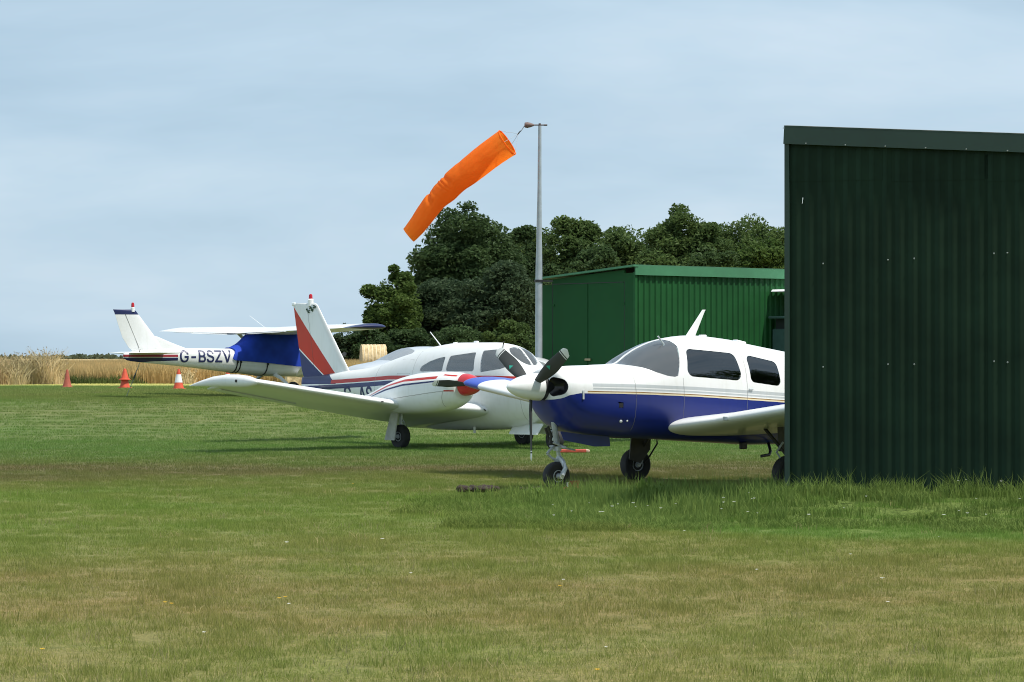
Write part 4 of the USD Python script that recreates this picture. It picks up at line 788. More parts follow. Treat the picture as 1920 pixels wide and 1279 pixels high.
put(ng, 'fork', tube([(-0.22, -0.085, 0.17), (-0.23, -0.08, 0.33), (-0.23, 0, 0.38), (-0.23, 0.08, 0.33), (-0.22, 0.085, 0.17)], 0.022), GREYMETAL)
wheel(twin, 'nose_wheel', (-0.20, 0, 0.19), 0.20, 0.13, 0.08)
for sg in (-1, 1):
    put(twin, 'nose_gear_door', m3.Manifold.batch_hull([m3.Manifold.cube([0.75, 0.02, 0.02], True).translate([-0.72, sg * 0.16, 0.46]), m3.Manifold.cube([0.75, 0.02, 0.02], True).translate([-0.72, sg * 0.30, 0.28])]), WHITEP)
# tail fin with red and navy panels; rudder
FR = [(1.15, 5.95, 1.60, 0, 0.07), (1.42, 6.15, 1.52, 0, 0.075), (2.70, 7.14, 0.80, 0, 0.085)]
fs = wing_solid(FR, camber=0, tip=0.06, vertical=True)
fz = [(extrude_sz([(8.3, 2.70), (7.97, 2.66), (6.52, 1.16), (6.02, 1.14), (6.02, 1.10), (7.75, 1.10), (7.9, 1.78)][:0] or [(7.99, 2.74), (6.30, 1.15), (6.56, 1.12), (7.70, 1.82), (7.99, 1.98)], -1, 1), RED),
      (extrude_sz([(7.72, 1.80), (6.60, 1.12), (6.60, 1.0), (8.1, 1.0), (8.1, 2.04)], -1, 1), NAVY)]
fn = put(twin, 'tail_fin', split(fs, fz, WHITE), PAINT, smooth=40)
put(fn, 'rudder_seam', [box((0.004, 0.075, 1.25), (-7.33, 0, 2.05), (0, -0.18, 0))], mat('seam_grime'), smooth=False)
put(twin, 'beacon', lathe([(0.005, 0.10), (0.025, 0.092), (0.035, 0.07), (0.038, 0.02), (0.038, 0.0), (0.02, -0.02)], 'z', 20, (-7.38, 0, 2.84)), mat('red_lens', (0.45, 0.01, 0.02), 0.15))
put(twin, 'beacon_base', lathe([(0.06, -0.12), (0.06, 0.0), (0.045, 0.02), (0.01, 0.02)], 'z', 20, (-7.38, 0, 2.82)), WHITEP)
put(twin, 'rudder_horn', rbox((0.10, 0.05, 0.07), (-7.93, 0, 2.74), 0.02), WHITEP)
put(twin, 'moss_patch', [box((rs.uniform(0.03, 0.09), 0.004, rs.uniform(0.015, 0.035)), (-7.24 - 0.17 * q + 0.06, -0.045 - 0.002 * q, 2.62 + 0.04 * math.sin(q * 9) - 0.05 * q + 0.05), (0, rs.uniform(-0.6, 0.6), 0)) for q in np.linspace(0, 1.6, 16)], mat('green_moss', (0.03, 0.06, 0.03), 0.9), smooth=False)
for sg in (-1, 1): put(twin, 'stabilator', wing([(0, 7.0, 0.95, 1.02), (sg * 1.9, 7.12, 0.78, 1.0)], t=0.085, camber=0, tip=0.06), PAINT, paint=WHITE, smooth=40)
put(twin, 'whip_aerial', cyl((-3.36, 0, 1.88), (-3.68, 0, 2.15), 0.012, 0.008), WHITEP)
put(twin, 'roof_light', rbox((0.10, 0.06, 0.04), (-2.35, 0, 1.955), 0.015), WHITEP); put(twin, 'roof_light', rbox((0.08, 0.06, 0.03), (-2.95, 0, 1.94), 0.012), WHITEP)
put(twin, 'temperature_probe', cyl((-1.35, -0.25, 1.78), (-1.28, -0.27, 1.96), 0.010), DARKMETAL)
bar = thing('red_tow_bar', (*P(1072, 853, 46.5)[:2], 0.05), 3, 'red bar lying on the grass beside the nose wheel of the twin engined aircraft', 'tow bar')
put(bar, 'bar', rbox((0.50, 0.06, 0.06), (0, 0, 0.02), 0.015), mat('faded_red_paint')); put(bar, 'end_cap', rbox((0.08, 0.05, 0.05), (0.27, 0, 0.02), 0.015, rot=(0, 0.3, 0)), mat('pale_wood', (0.5, 0.36, 0.26), 0.8))
#@@MORE@@
#@@P3@@
# ------------------------------------------------------------------ white high winged aircraft under a blue cover
cg = 0.40; co = np.array([-9.768, 69.0])
ces = thing('high_wing_aircraft', (co[0], co[1], cg), 33, 'white high wing aircraft with a blue cover over its cabin parked by the crop field', 'aircraft')
CF = Loft([  # s is negative towards the nose
    (0.10, 0.03, 1.26, 1.33, 1.38, 2, 2), (0.0, 0.06, 1.20, 1.32, 1.40, 2, 2), (-0.4, 0.11, 1.145, 1.31, 1.455, 2, 2.2), (-1.0, 0.17, 1.09, 1.30, 1.49, 2.1, 2.3), (-1.68, 0.25, 1.025, 1.28, 1.515, 2.3, 2.5),
    (-2.9, 0.40, 0.885, 1.22, 1.505, 2.5, 2.6), (-3.15, 0.44, 0.86, 1.20, 1.60, 2.5, 2.6), (-3.6, 0.50, 0.81, 1.18, 1.93, 2.6, 2.7), (-4.0, 0.53, 0.78, 1.16, 1.975, 2.8, 2.8), (-4.9, 0.54, 0.765, 1.14, 1.96, 2.8, 2.8),
    (-5.15, 0.52, 0.76, 1.12, 1.66, 2.5, 2.7), (-5.3, 0.49, 0.76, 1.10, 1.42, 2.4, 2.6), (-5.6, 0.42, 0.78, 1.08, 1.36, 2.4, 2.4), (-5.8, 0.30, 0.86, 1.08, 1.29, 2.2, 2.2)], N=120, M=72)
cz_ = [(extrude_sz([(0.2, 1.345), (-1.33, 1.345), (-1.33, 1.285), (0.2, 1.285)], -1, 1), (0.28, 0.02, 0.03)), (extrude_sz([(0.2, 1.27), (-1.33, 1.27), (-1.33, 1.19), (-0.7, 1.175), (-0.42, 1.15), (-0.1, 1.14), (0.2, 1.14)], -1, 1), NAVY)]
cf = put(ces, 'fuselage', split(CF.solid(), cz_, WHITE), PAINT, nrm=CF.ref())
lettering(cf, 'registration', 'G-BSZV', CF, 1.36, 1.155, 0.295, mat('navy_print', NAVY, 0.4), -1, 0.87)
COVER = mat('blue_cover_cloth', (0.015, 0.050, 0.38), 0.75, var=0.25, vscale=2.5, spec=0.2, bump=0.3, bscale=9)
def crumple(v):
    n_ = meshkit.fbm(v * [3.0, 3.0, 2.0], 4, 9) - 0.5; n2 = np.sin(v[:, 0] * 9 + 4 * v[:, 2])
    o = np.c_[np.zeros(len(v)), np.sign(v[:, 1]) * (0.05 * n_ + 0.006 * n2), 0.02 * n_]; return v + o
cv = CF.mesh(-0.035, warp=crumple); cv = man(cv.vertices, cv.faces)
cpoly = [(-2.78, 1.75), (-2.90, 1.46), (-2.80, 1.25), (-2.86, 1.20), (-3.73, 1.13), (-4.6, 1.04), (-5.45, 1.00), (-5.55, 2.6), (-2.7, 2.6)]
cover = thing('cabin_cover', (co[0], co[1], cg), 33, 'blue cloth cover tied over the cabin of the high wing aircraft', 'cover')
put(cover, 'sheet', (cv - CF.solid(-0.004)) ^ extrude_sz(cpoly, -2, 2, 0.03), COVER, smooth=40)
for q, zt_ in ((-2.93, 1.20), (-3.02, 1.20), (-3.75, 1.14), (-5.05, 1.02)):
    put(cover, 'strap', (CF.solid(-0.012) - CF.solid(-0.002)) ^ extrude_sz([(q - 0.015, zt_), (q + 0.015, zt_), (q + 0.05, 0.5), (q + 0.02, 0.5)], -2, 2), BLKPLAS, smooth=False)
    put(cover, 'buckle', rbox((0.06, 0.02, 0.10), (-q, -CF.side(q, zt_ - 0.02) - 0.015, zt_ - 0.02), 0.008), BLKPLAS)
for sg in (-1, 1):
    rows = [(0.0, -4.78, 1.62, 1.945), (2.6, -4.78, 1.62, 1.985), (4.95, -4.68, 1.12, 2.03)]
    wm = wing([(sg * a * (1.11 if sg > 0 else 1.0), b, c_, d) for a, b, c_, d in rows], t=0.125, camber=0.02, tip=0.12, inc=1.5); ws = man(wm.vertices, wm.faces)
    w_ = put(ces, 'wing', split(ws, [(m3.Manifold.cube([4, 0.32, 2], True).translate([4.2, sg * 4.98, 2]), NAVY)] if sg < 0 else [], WHITE), PAINT, smooth=40)
    put(w_, 'flap', wing([(sg * 0.62, -3.42, 0.36, 1.90), (sg * 2.6, -3.42, 0.36, 1.94)], t=0.12, camber=0, tip=0.01, inc=4), PAINT, paint=WHITE)
    st = []
    for y, x, z in ((0.50, 4.65, 0.82), (2.45, 4.45, 1.90)):
        t_ = np.linspace(0, 2 * np.pi, 14, endpoint=False); st.append(np.c_[x + 0.065 * np.cos(t_), np.full(14, sg * y), z + 0.022 * np.sin(t_)])
    put(ces, 'wing_strut', skin(st), WHITEP)
    put(ces, 'main_gear_leg', tube([(4.05, sg * 0.36, 0.82), (4.08, sg * 0.62, 0.74), (4.12, sg * 0.95, 0.56), (4.14, sg * 1.10, 0.46)], [0.05, 0.045, 0.04, 0.035], 10), WHITEP if sg < 0 else GREYMETAL)
    p_ = wheel(ces, 'main_wheel', (4.14, sg * 1.17, 0.44), 0.205, 0.14, 0.08)
    put(ces, 'stabilizer', wing([(0, -0.98, 0.95, 1.385), (sg * 1.48, -0.78, 0.62, 1.395)], t=0.08, camber=0, tip=0.05), PAINT, paint=WHITE, smooth=40)
put(ces, 'nose_gear_leg', cyl((5.45, 0, 0.85), (5.50, 0, 0.42), 0.04), GREYMETAL)
wheel(ces, 'nose_wheel', (5.52, 0, 0.38), 0.18, 0.13, 0.075)
fz_ = wing_solid([(1.44, -1.30, 1.15, 0, 0.06), (1.52, -1.05, 1.00, 0, 0.08), (1.78, -0.80, 0.93, 0, 0.09), (2.44, -0.26, 0.62, 0, 0.10)], camber=0, tip=0.05, vertical=True)
fn = put(ces, 'tail_fin', split(fz_, [(m3.Manifold.cube([6, 2, 0.5], True).translate([0, 0, 2.36 + 0.25]), NAVY)], WHITE), PAINT, smooth=40)
put(fn, 'rudder_seam', box((0.006, 0.068, 0.95), (0.13, 0, 1.95), (0, -0.42, 0)), mat('seam_grime'), smooth=False)
put(ces, 'tail_fillet', wing([(1.40, -1.95, 1.6, 0, 0.06), (1.52, -1.62, 1.3, 0, 0.055), (1.66, -1.22, 0.9, 0, 0.05), (1.80, -0.86, 0.5, 0, 0.06)], camber=0, tip=0.01, vertical=True), PAINT, paint=WHITE, smooth=True)
put(ces, 'beacon', lathe([(0.005, 0.11), (0.03, 0.10), (0.04, 0.06), (0.042, 0.0), (0.02, -0.02)], 'z', 18, (0.16, 0, 2.56)), mat('red_lens'))
put(ces, 'beacon_base', lathe([(0.05, -0.1), (0.05, 0.0), (0.035, 0.015), (0.005, 0.015)], 'z', 18, (0.16, 0, 2.53)), WHITEP)
put(ces, 'whip_aerial', cyl((4.05, 0.1, 2.02), (3.55, 0.1, 2.36), 0.006, 0.004), WHITEP)
put(ces, 'control_horn', cyl((0.30, -0.06, 1.36), (0.33, -0.08, 1.48), 0.012, 0.008), DARKMETAL)
put(ces, 'propeller', [blade_mesh(0.87, 0.1, 0.14, an, -5.92, 1.1) for an in (1.9, 1.9 + math.pi)], BLADE)
put(ces, 'spinner', lathe([(0.003, 0.0), (0.05, -0.05), (0.10, -0.16), (0.125, -0.28), (0.02, -0.285)], 'x', 24, (6.06, 0, 1.10)), WHITEP)
rp = thing('tie_down_rope', (0, 0, 0), 0, 'grey tie down rope from the tail of the high wing aircraft to the grass', 'rope')
a_ = np.array([*(co + 0.35 * np.array([math.cos(math.radians(33)), math.sin(math.radians(33))])), cg + 1.13]); b_ = P(237, 728, 70.5); b_[2] = 0.66
put(rp, 'rope', tube([a_, a_ * 0.55 + b_ * 0.45 + [0, 0, -0.03], b_], 0.009, 6), ROPE)
put(rp, 'knot', tube([a_ * 0.8 + b_ * 0.2, a_ * 0.62 + b_ * 0.38 + [0, 0, -0.02], a_ * 0.55 + b_ * 0.45 + [0, 0, -0.03]], [0.009, 0.024, 0.009], 8), mat('dark_rope'))

# ------------------------------------------------------------------ cars
def make_car(loc, rz, label, paintm, glassm):
    t = thing('parked_car', loc, rz, label, 'car', None)
    rows = [(0.0, 0.62, 0.38, 0.55, 0.66, 3, 3), (0.06, 0.74, 0.30, 0.55, 0.80, 3.2, 3.2), (0.3, 0.83, 0.24, 0.55, 0.96, 3.2, 3.6), (0.75, 0.87, 0.22, 0.58, 1.05, 3.0, 4), (1.05, 0.88, 0.22, 0.6, 1.10, 3.0, 4), (1.45, 0.88, 0.22, 0.6, 1.29, 2.7, 4), (1.95, 0.88, 0.22, 0.6, 1.48, 2.6, 4), (2.6, 0.88, 0.22, 0.6, 1.53, 2.6, 4), (3.4, 0.87, 0.22, 0.6, 1.49, 2.6, 4), (3.9, 0.85, 0.24, 0.6, 1.33, 2.7, 4), (4.15, 0.80, 0.30, 0.6, 1.05, 3, 3.5), (4.22, 0.70, 0.38, 0.6, 0.85, 3, 3)]
    L = Loft(rows, N=110, M=72)
    W = {'windscreen': extrude_sz([(1.12, 1.105), (1.32, 1.08), (1.93, 1.39), (2.0, 1.8), (1.10, 1.8)], -0.74, 0.74, 0.02),
         'side_window': extrude_sz([(1.55, 0.98), (2.05, 1.36), (2.55, 1.42), (2.55, 0.98)], -2, 2, 0.03),
         'rear_side_window': extrude_sz([(2.63, 0.98), (2.63, 1.42), (3.3, 1.38), (3.62, 1.02)], -2, 2, 0.03),
         'rear_window': extrude_sz([(3.66, 1.06), (3.55, 1.44), (4.2, 1.44), (4.2, 1.06)], -0.66, 0.66, 0.02)}
    hol = W['windscreen'] + W['side_window'] + W['rear_side_window'] + W['rear_window']
    cabin_ = (L.solid(0.03) ^ m3.Manifold.cube([3.05, 3, 3], True).translate([-2.6, 0, 1.4])) - m3.Manifold.cube([9, 3, 1.2], True).translate([0, 0, 0.2])
    sh_ = L.solid() - cabin_ - hol
    for x in (0.78, 3.42):
        sh_ = sh_ - m3.Manifold.cylinder(3, 0.345, 0.345, 36, True).rotate([90, 0, 0]).translate([-x, 0, 0.31]) + (m3.Manifold.cylinder(1.1, 0.36, 0.36, 24, True).rotate([90, 0, 0]).translate([-x, 0, 0.31]) ^ L.solid(0.02))
    body = put(t, 'body', sh_, paintm, nrm=L.ref())
    o2, i2 = L.solid(0.006), L.solid(0.012)
    for nm, w_ in W.items():
        if 'side' in nm:
            for sg in (-1, 1): put(t, nm, (o2 - i2) ^ w_ ^ m3.Manifold.cube([20, 4, 20], True).translate([0, sg * 2.0, 0]), glassm, nrm=L.ref())
        else: put(t, nm, (o2 - i2) ^ w_, glassm, nrm=L.ref())
    put(t, 'dashboard', rbox((0.5, 1.4, 0.12), (-1.45, 0, 0.94), 0.05), BLKPLAS)
    for y in (-0.36, 0.36): seat(t, 2.1, y, 0.62, DARKIN, 0.5, 0.5)
    put(t, 'wiper', tube([(-1.20, 0.62, 1.10), (-1.21, 0.2, 1.115), (-1.24, -0.1, 1.135)], 0.014, 6), BLKPLAS)
    put(t, 'wiper', tube([(-1.20, 0.0, 1.11), (-1.22, -0.3, 1.12), (-1.28, -0.55, 1.135)], 0.014, 6), BLKPLAS)
    for sg in (-1, 1):
        for x in (0.78, 3.42): wheel(t, 'wheel', (-x, sg * 0.76, 0.31), 0.31, 0.2, 0.2)
        put(t, 'headlight', (L.solid(-0.004) - L.solid(0.01)) ^ extrude_sz([(0.02, 0.66), (0.35, 0.80), (0.35, 0.70), (0.05, 0.58)], sg * 0.72 - 0.22, sg * 0.72 + 0.22, 0.02), glass('lamp_glass', (0.8, 0.8, 0.8)))
        put(t, 'tail_light', (L.solid(-0.004) - L.solid(0.01)) ^ extrude_sz([(4.3, 0.75), (3.95, 0.75), (3.9, 1.0), (4.3, 1.0)], sg * 0.72 - 0.2, sg * 0.72 + 0.2, 0.02), mat('red_lens'))
        put(t, 'door_mirror', rbox((0.12, 0.2, 0.13), (-1.72, sg * 0.97, 1.02), 0.04), paintm)
    return t
SILVER = mat('silver_car_paint', (0.55, 0.57, 0.59), 0.3, metal=0.25, var=0.03, coat=0.6); WHITECAR = mat('white_car_paint', (0.70, 0.72, 0.73), 0.3, var=0.03, coat=0.6)
CARGL = glass('car_glass', (0.70, 0.78, 0.78), 0.03, 3.4, 0.28)
h_ = math.radians(215); fw = np.array([math.cos(h_), math.sin(h_)])
c0 = P(716, 690, 80.0)[:2] + 1.10 * fw
make_car((c0[0], c0[1], float(gz(*c0))), 215, 'silver hatchback car parked behind the twin engined aircraft, facing left', SILVER, CARGL)
c1 = P(958, 690, 59.0)[:2]; make_car((c1[0], c1[1], float(gz(*c1))), 262, 'pale car almost hidden behind the windscreen of the twin engined aircraft', WHITECAR, CARGL)

# ------------------------------------------------------------------ cones, bales, small things
CONE = mat('orange_cone_plastic', (0.55, 0.075, 0.03), 0.6, var=0.25, vscale=8); CONE2 = mat('faded_cone_plastic', (0.36, 0.085, 0.05), 0.7, var=0.25, vscale=8)
def cone(px, py, Y, h, label, m, band_=False, ring=False, r=0.17):
    q = P(px, py, Y); z0 = float(gz(q[0], q[1]))
    t = thing('traffic_cone', (q[0], q[1], z0), 15 + px % 40, label, 'traffic cone', None)
    put(t, 'base', rbox((0.36, 0.36, 0.035), (0, 0, 0.018), 0.016), m)
    put(t, 'body', lathe([(r, 0.04), (r * 0.72, h * 0.34), (r * 0.66, h * 0.40)] + ([] if not band_ else []) + [(r * 0.42, h * 0.72), (0.035, h * 0.98), (0.028, h), (0.004, h)], 'z', 28), m)
    if band_: put(t, 'reflective_band', lathe([(r * 0.735, h * 0.335), (r * 0.745, h * 0.335), (r * 0.44, h * 0.73), (r * 0.43, h * 0.73)], 'z', 28), mat('reflective_white', (0.72, 0.74, 0.74), 0.5))
    if ring:
        put(t, 'second_base', lathe([(0.16, h * 0.42), (0.20, h * 0.43), (0.20, h * 0.47), (0.14, h * 0.50), (0.10, h * 0.50)], 'z', 28), m)
        put(t, 'second_body', lathe([(r * 0.85, h * 0.46), (r * 0.40, h * 0.86), (0.045, h * 1.0), (0.03, h * 1.02), (0.004, h * 1.02)], 'z', 28), m)
    return t
cone(126, 727, 92.5, 0.62, 'dull faded red cone without a band, leftmost in the row', CONE2, r=0.155)
cone(234, 729, 91.0, 0.64, 'orange cone stacked on another cone below the aircraft tail', CONE, ring=True)
cone(335, 731, 88, 0.66, 'orange cone with a wide white reflective band', CONE, band_=True)
cone(427, 729, 90, 0.66, 'orange cone half hidden behind the white wing tip', CONE, band_=True)
STRAW = mat('straw_bale_straw', (0.50, 0.36, 0.17), 0.9, var=0.35, vscale=5, bump=0.8, bscale=40, color2=(0.66, 0.52, 0.30))
def bale(px, py_mid, Y, r, w, rz, label):
    q = P(px, py_mid, Y); z0 = float(gz(q[0], q[1]))
    t = thing('straw_bale', (q[0], q[1], z0), rz, label, 'straw bale')
    hs = np.linspace(-w / 2, w / 2, 60); prof = [(0.02, -w / 2)] + [(r * q2, -w / 2) for q2 in (0.3, 0.6, 0.85)] + [(r * (0.94 if k in (0, 59) else 1 + 0.012 * math.sin(x * 2 * math.pi / 0.155)), x) for k, x in enumerate(hs)] + [(r * q2, w / 2) for q2 in (0.85, 0.6, 0.3)] + [(0.02, w / 2)]
    m = lathe(prof, 'x', 72, (0, 0, r * 0.98)); m.vertices = m.vertices + (meshkit.fbm(np.array(m.vertices) * 7, 4, 4)[:, None] - 0.5) * 0.05 * np.array([1, 1, 1])
    put(t, 'straw', m, STRAW, smooth=40)
    put(t, 'netting_band', [lathe([(r * 1.005, x - 0.02), (r * 1.018, x), (r * 1.005, x + 0.02)], 'x', 60, (0, 0, r * 0.98)) for x in np.linspace(-w / 2 + 0.12, w / 2 - 0.12, 6)], mat('pale_netting', (0.66, 0.56, 0.38), 0.8))
bale(700, 690, 126, 0.78, 1.16, 8, 'round straw bale standing beside the trees behind the red and white tail')
for k, (px, dz) in enumerate(((557, 0.0), (566, 0.0), (548, 0.0))):
    q = P(px, 715, 99 - k); t = thing('straw_bundle', (q[0], q[1], float(gz(q[0], q[1]))), 80 + 10 * k, ('right', 'rear', 'left')[0] and ['small straw bundle nearest the blue fin base of the twin engined aircraft', 'small straw bundle rightmost of the heap behind the aircraft', 'small straw bundle leftmost of the heap under the white wing'][k], 'straw bundle')
    m = lathe([(0.02, -0.4)] + [(0.24 + 0.02 * math.sin(k + x * 9), x) for x in np.linspace(-0.4, 0.4, 12)] + [(0.02, 0.4)], 'x', 26, (0, 0, 0.24)); m.vertices = m.vertices + (meshkit.fbm(np.array(m.vertices) * 6, 3, k)[:, None] - 0.5) * 0.08
    put(t, 'straw', m, STRAW, smooth=40)
EARTH = mat('dark_earth', (0.035, 0.022, 0.016), 0.95, var=0.5, vscale=18, bump=0.8)
def clods(px0, px1, py, n, label, sc=1.0):
    Y = 33.4; a = P(px0, py, Y); b = P(px1, py, Y); r2 = np.random.default_rng(int(px0)); parts = []
    for k in range(n):
        m = trimesh.creation.icosphere(2, 1.0); m.vertices = m.vertices * (0.7 + 0.6 * meshkit.fbm(np.array(m.vertices) * 1.6 + k * 7, 3, 2)[:, None])
        m.vertices = m.vertices * [r2.uniform(0.03, 0.09) * sc, r2.uniform(0.04, 0.1), r2.uniform(0.02, 0.05) * sc]; x = r2.uniform(0, 1)
        m.apply_translation([x * (b[0] - a[0]), r2.uniform(-0.15, 0.15), 0.05]); parts.append(m)
    t = put(None, 'earth_heap', trimesh.util.concatenate(parts), EARTH); UsdGeom.Xformable(t).AddTranslateOp().Set((float(a[0]), Y, 0.0))
    return tag(t, label, None, None, 'stuff')
clods(862, 938, 916, 26, 'low strip of dark turned earth on the grass left of the nose wheel')
clods(975, 1025, 918, 12, 'small dark earth clods just left of the nose wheel', 0.7)

# ------------------------------------------------------------------ crop, weeds, hedges, trees
def leafmat(name, c0, c1, tr=0.4):
    return usdkit.material(stage, '/World/Looks/' + name, {
        'g': ('geometry', {}), 'r': ('rgb_ramp', {'ramp': [(0.0, c0), (1.0, c1)]}), 'n': ('noise_texture', {'scale': 0.55, 'detail': 2.0}), 'nr': ('rgb_ramp', {'ramp': [(0.35, (0.75, 0.8, 0.75)), (0.65, (1.25, 1.2, 1.1))]}),
        'm': ('mix_color', {'blend_type': 'multiply', 'fac': 1.0, 'use_clamp': False}), 'p': ('principled_bsdf', {'roughness': 0.55, 'specular_ior_level': 0.12}), 't': ('translucent_bsdf', {}), 'x': ('mix_closure', {'fac': tr})},
        [('g.random_per_island', 'r.fac'), ('r.color', 'm.a'), ('g.position', 'n.vector'), ('n.fac', 'nr.fac'), ('nr.color', 'm.b'), ('m.result', 'p.base_color'), ('m.result', 't.color'), ('p.BSDF', 'x.closure1'), ('t.BSDF', 'x.closure2')], surface='x.closure')
CROPM = leafmat('ripe_crop', (0.52, 0.38, 0.18), (0.86, 0.68, 0.40), 0.3)
rng = np.random.default_rng(21)
def stalks(size, n, h0, h1, w, lean):
    v, f = blades_patch(rng, size, n, h0, h1, w, lean, True); return v, f
protos = [stalks(2.1, 1500, 0.55, 0.86, 0.022, 0.35) for _ in range(4)]
cc = np.array([(x, y) for y in np.arange(107, 150, 2.0) for x in np.arange(-0.205 * y, -0.04 * y, 2.0)]); cc = cc + rng.uniform(-0.3, 0.3, cc.shape)
scatter('crop', protos, CROPM, np.c_[cc, gz(cc[:, 0], cc[:, 1])], rng.integers(0, 4, len(cc)) * 1.571, np.c_[np.ones((len(cc), 2)), rng.uniform(0.9, 1.08, len(cc))], rng.integers(0, 4, len(cc)), 'ripe golden crop standing along the edge of the airfield')
# the rest of the crop as one sheet at ear height
fx_, fy_ = np.meshgrid(np.linspace(-420, 40, 140), np.concatenate([np.arange(150, 200, 2.0), np.linspace(200, 520, 60)])); fz2 = gz(fx_, fy_) + 0.66 + 0.12 * meshkit.noise(np.stack([fx_ * 0.9, fy_ * 0.9, 0 * fx_], -1), 3)
ok_ = fx_ < -0.03 * fy_ + 0 * fx_
id_ = np.arange(fx_.size).reshape(fx_.shape); qd = np.c_[id_[:-1, :-1].ravel(), id_[:-1, 1:].ravel(), id_[1:, 1:].ravel(), id_[1:, :-1].ravel()]; qd = qd[ok_.ravel()[qd].all(1)]
tag(put(None, 'crop', trimesh.Trimesh(np.c_[fx_.ravel(), fy_.ravel(), fz2.ravel()], np.vstack([qd[:, :3], qd[:, [0, 2, 3]]]), process=False), mat('far_crop', (0.60, 0.46, 0.24), 0.9, var=0.2, vscale=0.4, bump=0.6, bscale=3), smooth=True), 'far golden crop stretching to the hedge line', None, None, 'stuff')
# green weeds and dry grasses at the crop foot
WEEDM = leafmat('verge_weeds', (0.10, 0.13, 0.04), (0.36, 0.30, 0.14), 0.3)
protos = [stalks(0.9, 90, 0.08, 0.30, 0.03, 0.7) for _ in range(3)]
wx = rng.uniform(-20.5, -6, 240); keep = meshkit.fbm(np.stack([wx * 0.5, 0 * wx, 0 * wx], -1), 3, 12) > 0.50; wx = wx[keep]; wy = 106.2 + rng.uniform(-0.5, 0.6, len(wx))
scatter('verge_weeds', protos, WEEDM, np.c_[wx, wy, gz(wx, wy)], rng.uniform(0, 6.28, len(wx)), np.c_[np.ones((len(wx), 2)), rng.uniform(0.5, 1.5, len(wx))], rng.integers(0, 3, len(wx)), 'green weeds at the foot of the crop edge')
DRYM = leafmat('dry_weeds', (0.52, 0.42, 0.25), (0.85, 0.72, 0.50), 0.25); DRYD = leafmat('brown_seed_heads', (0.26, 0.20, 0.11), (0.60, 0.48, 0.30), 0.2)
def mound(name, spots, Y, label, cat, hs, dens, dark_top=True):
    """a thicket of dry stalks with seed heads"""
    r2 = np.random.default_rng(len(label)); vs, fs, dv, df = [], [], [], []; o = d_o = 0; q0 = P(spots[0][0], 700, Y); 
    for px, wpx, top in spots:
        c_ = P(px, 700, Y); wd = wpx * Y / FPX; hh = EYE - (top - HOR) / FPX * Y - float(gz(c_[0], Y))
        n = int(dens * wd * hh)
        x = c_[0] + r2.uniform(-wd, wd, n); y = Y + r2.uniform(-1.2, 1.2, n); env = np.sqrt(np.clip(1 - ((x - c_[0]) / wd) ** 2, 0, 1)); z0 = gz(x, y)
        h = 1.0 * hh * (0.25 + 0.75 * env) * r2.uniform(0.45, 1.0, n); lean = r2.uniform(-0.6, 0.6, (n, 2)) * h[:, None]
        w = r2.uniform(0.008, 0.02, n); a = r2.uniform(0, 6.28, n); d = np.c_[np.cos(a) * w, np.sin(a) * w, 0 * a]
        b = np.c_[x, y, z0 - 0.02]; m_ = b + np.c_[lean * 0.35, h * 0.6]; t = b + np.c_[lean, h]
        vs.append(np.stack([b + d, b - d, m_ + d, m_ - d, t], 1).reshape(-1, 3)); k5 = 5 * np.arange(n)[:, None] + o; fs += [k5 + [0, 1, 3], k5 + [0, 3, 2], k5 + [2, 3, 4]]; o += 5 * n
        k = r2.random(n) < 0.95; tt_ = (m_ + (t - m_) * r2.uniform(0.2, 1.0, (n, 1)))[k]; n2 = len(tt_); sz = r2.uniform(0.02, 0.055, n2)[:, None]
        e1 = r2.normal(size=(n2, 3)); e1 /= np.linalg.norm(e1, axis=1, keepdims=True); e2 = r2.normal(size=(n2, 3)); e2 /= np.linalg.norm(e2, axis=1, keepdims=True)
        dv.append(np.stack([tt_ + e1 * sz, tt_ - e1 * sz, tt_ + e2 * sz * 1.4], 1).reshape(-1, 3)); df.append(np.arange(3 * n2).reshape(-1, 3) + d_o); d_o += 3 * n2
    t = thing(name, (0, 0, 0), 0, label, cat)
    tag(put(t, 'stems', trimesh.Trimesh(np.vstack(vs), np.vstack(fs), process=False), DRYM, smooth=False), kind='stuff')
    tag(put(t, 'seed_heads', trimesh.Trimesh(np.vstack(dv), np.vstack(df), process=False), DRYD, smooth=False), kind='stuff')
mound('dry_weed_thicket', [(88, 26, 646), (60, 30, 653), (20, 40, 658), (-20, 40, 656)], 103, 'tall mound of dry straw coloured weeds at the left edge', 'weeds', 1, 800)
mound('dry_weed_thicket', [(40, 14, 672)], 101.5, 'brown dock stems in front of the straw coloured weed mound', 'weeds', 1, 900)
mound('dry_weed_thicket', [(352, 12, 685)], 104.5, 'grey green weed tuft beside the banded cone', 'weeds', 1, 900)

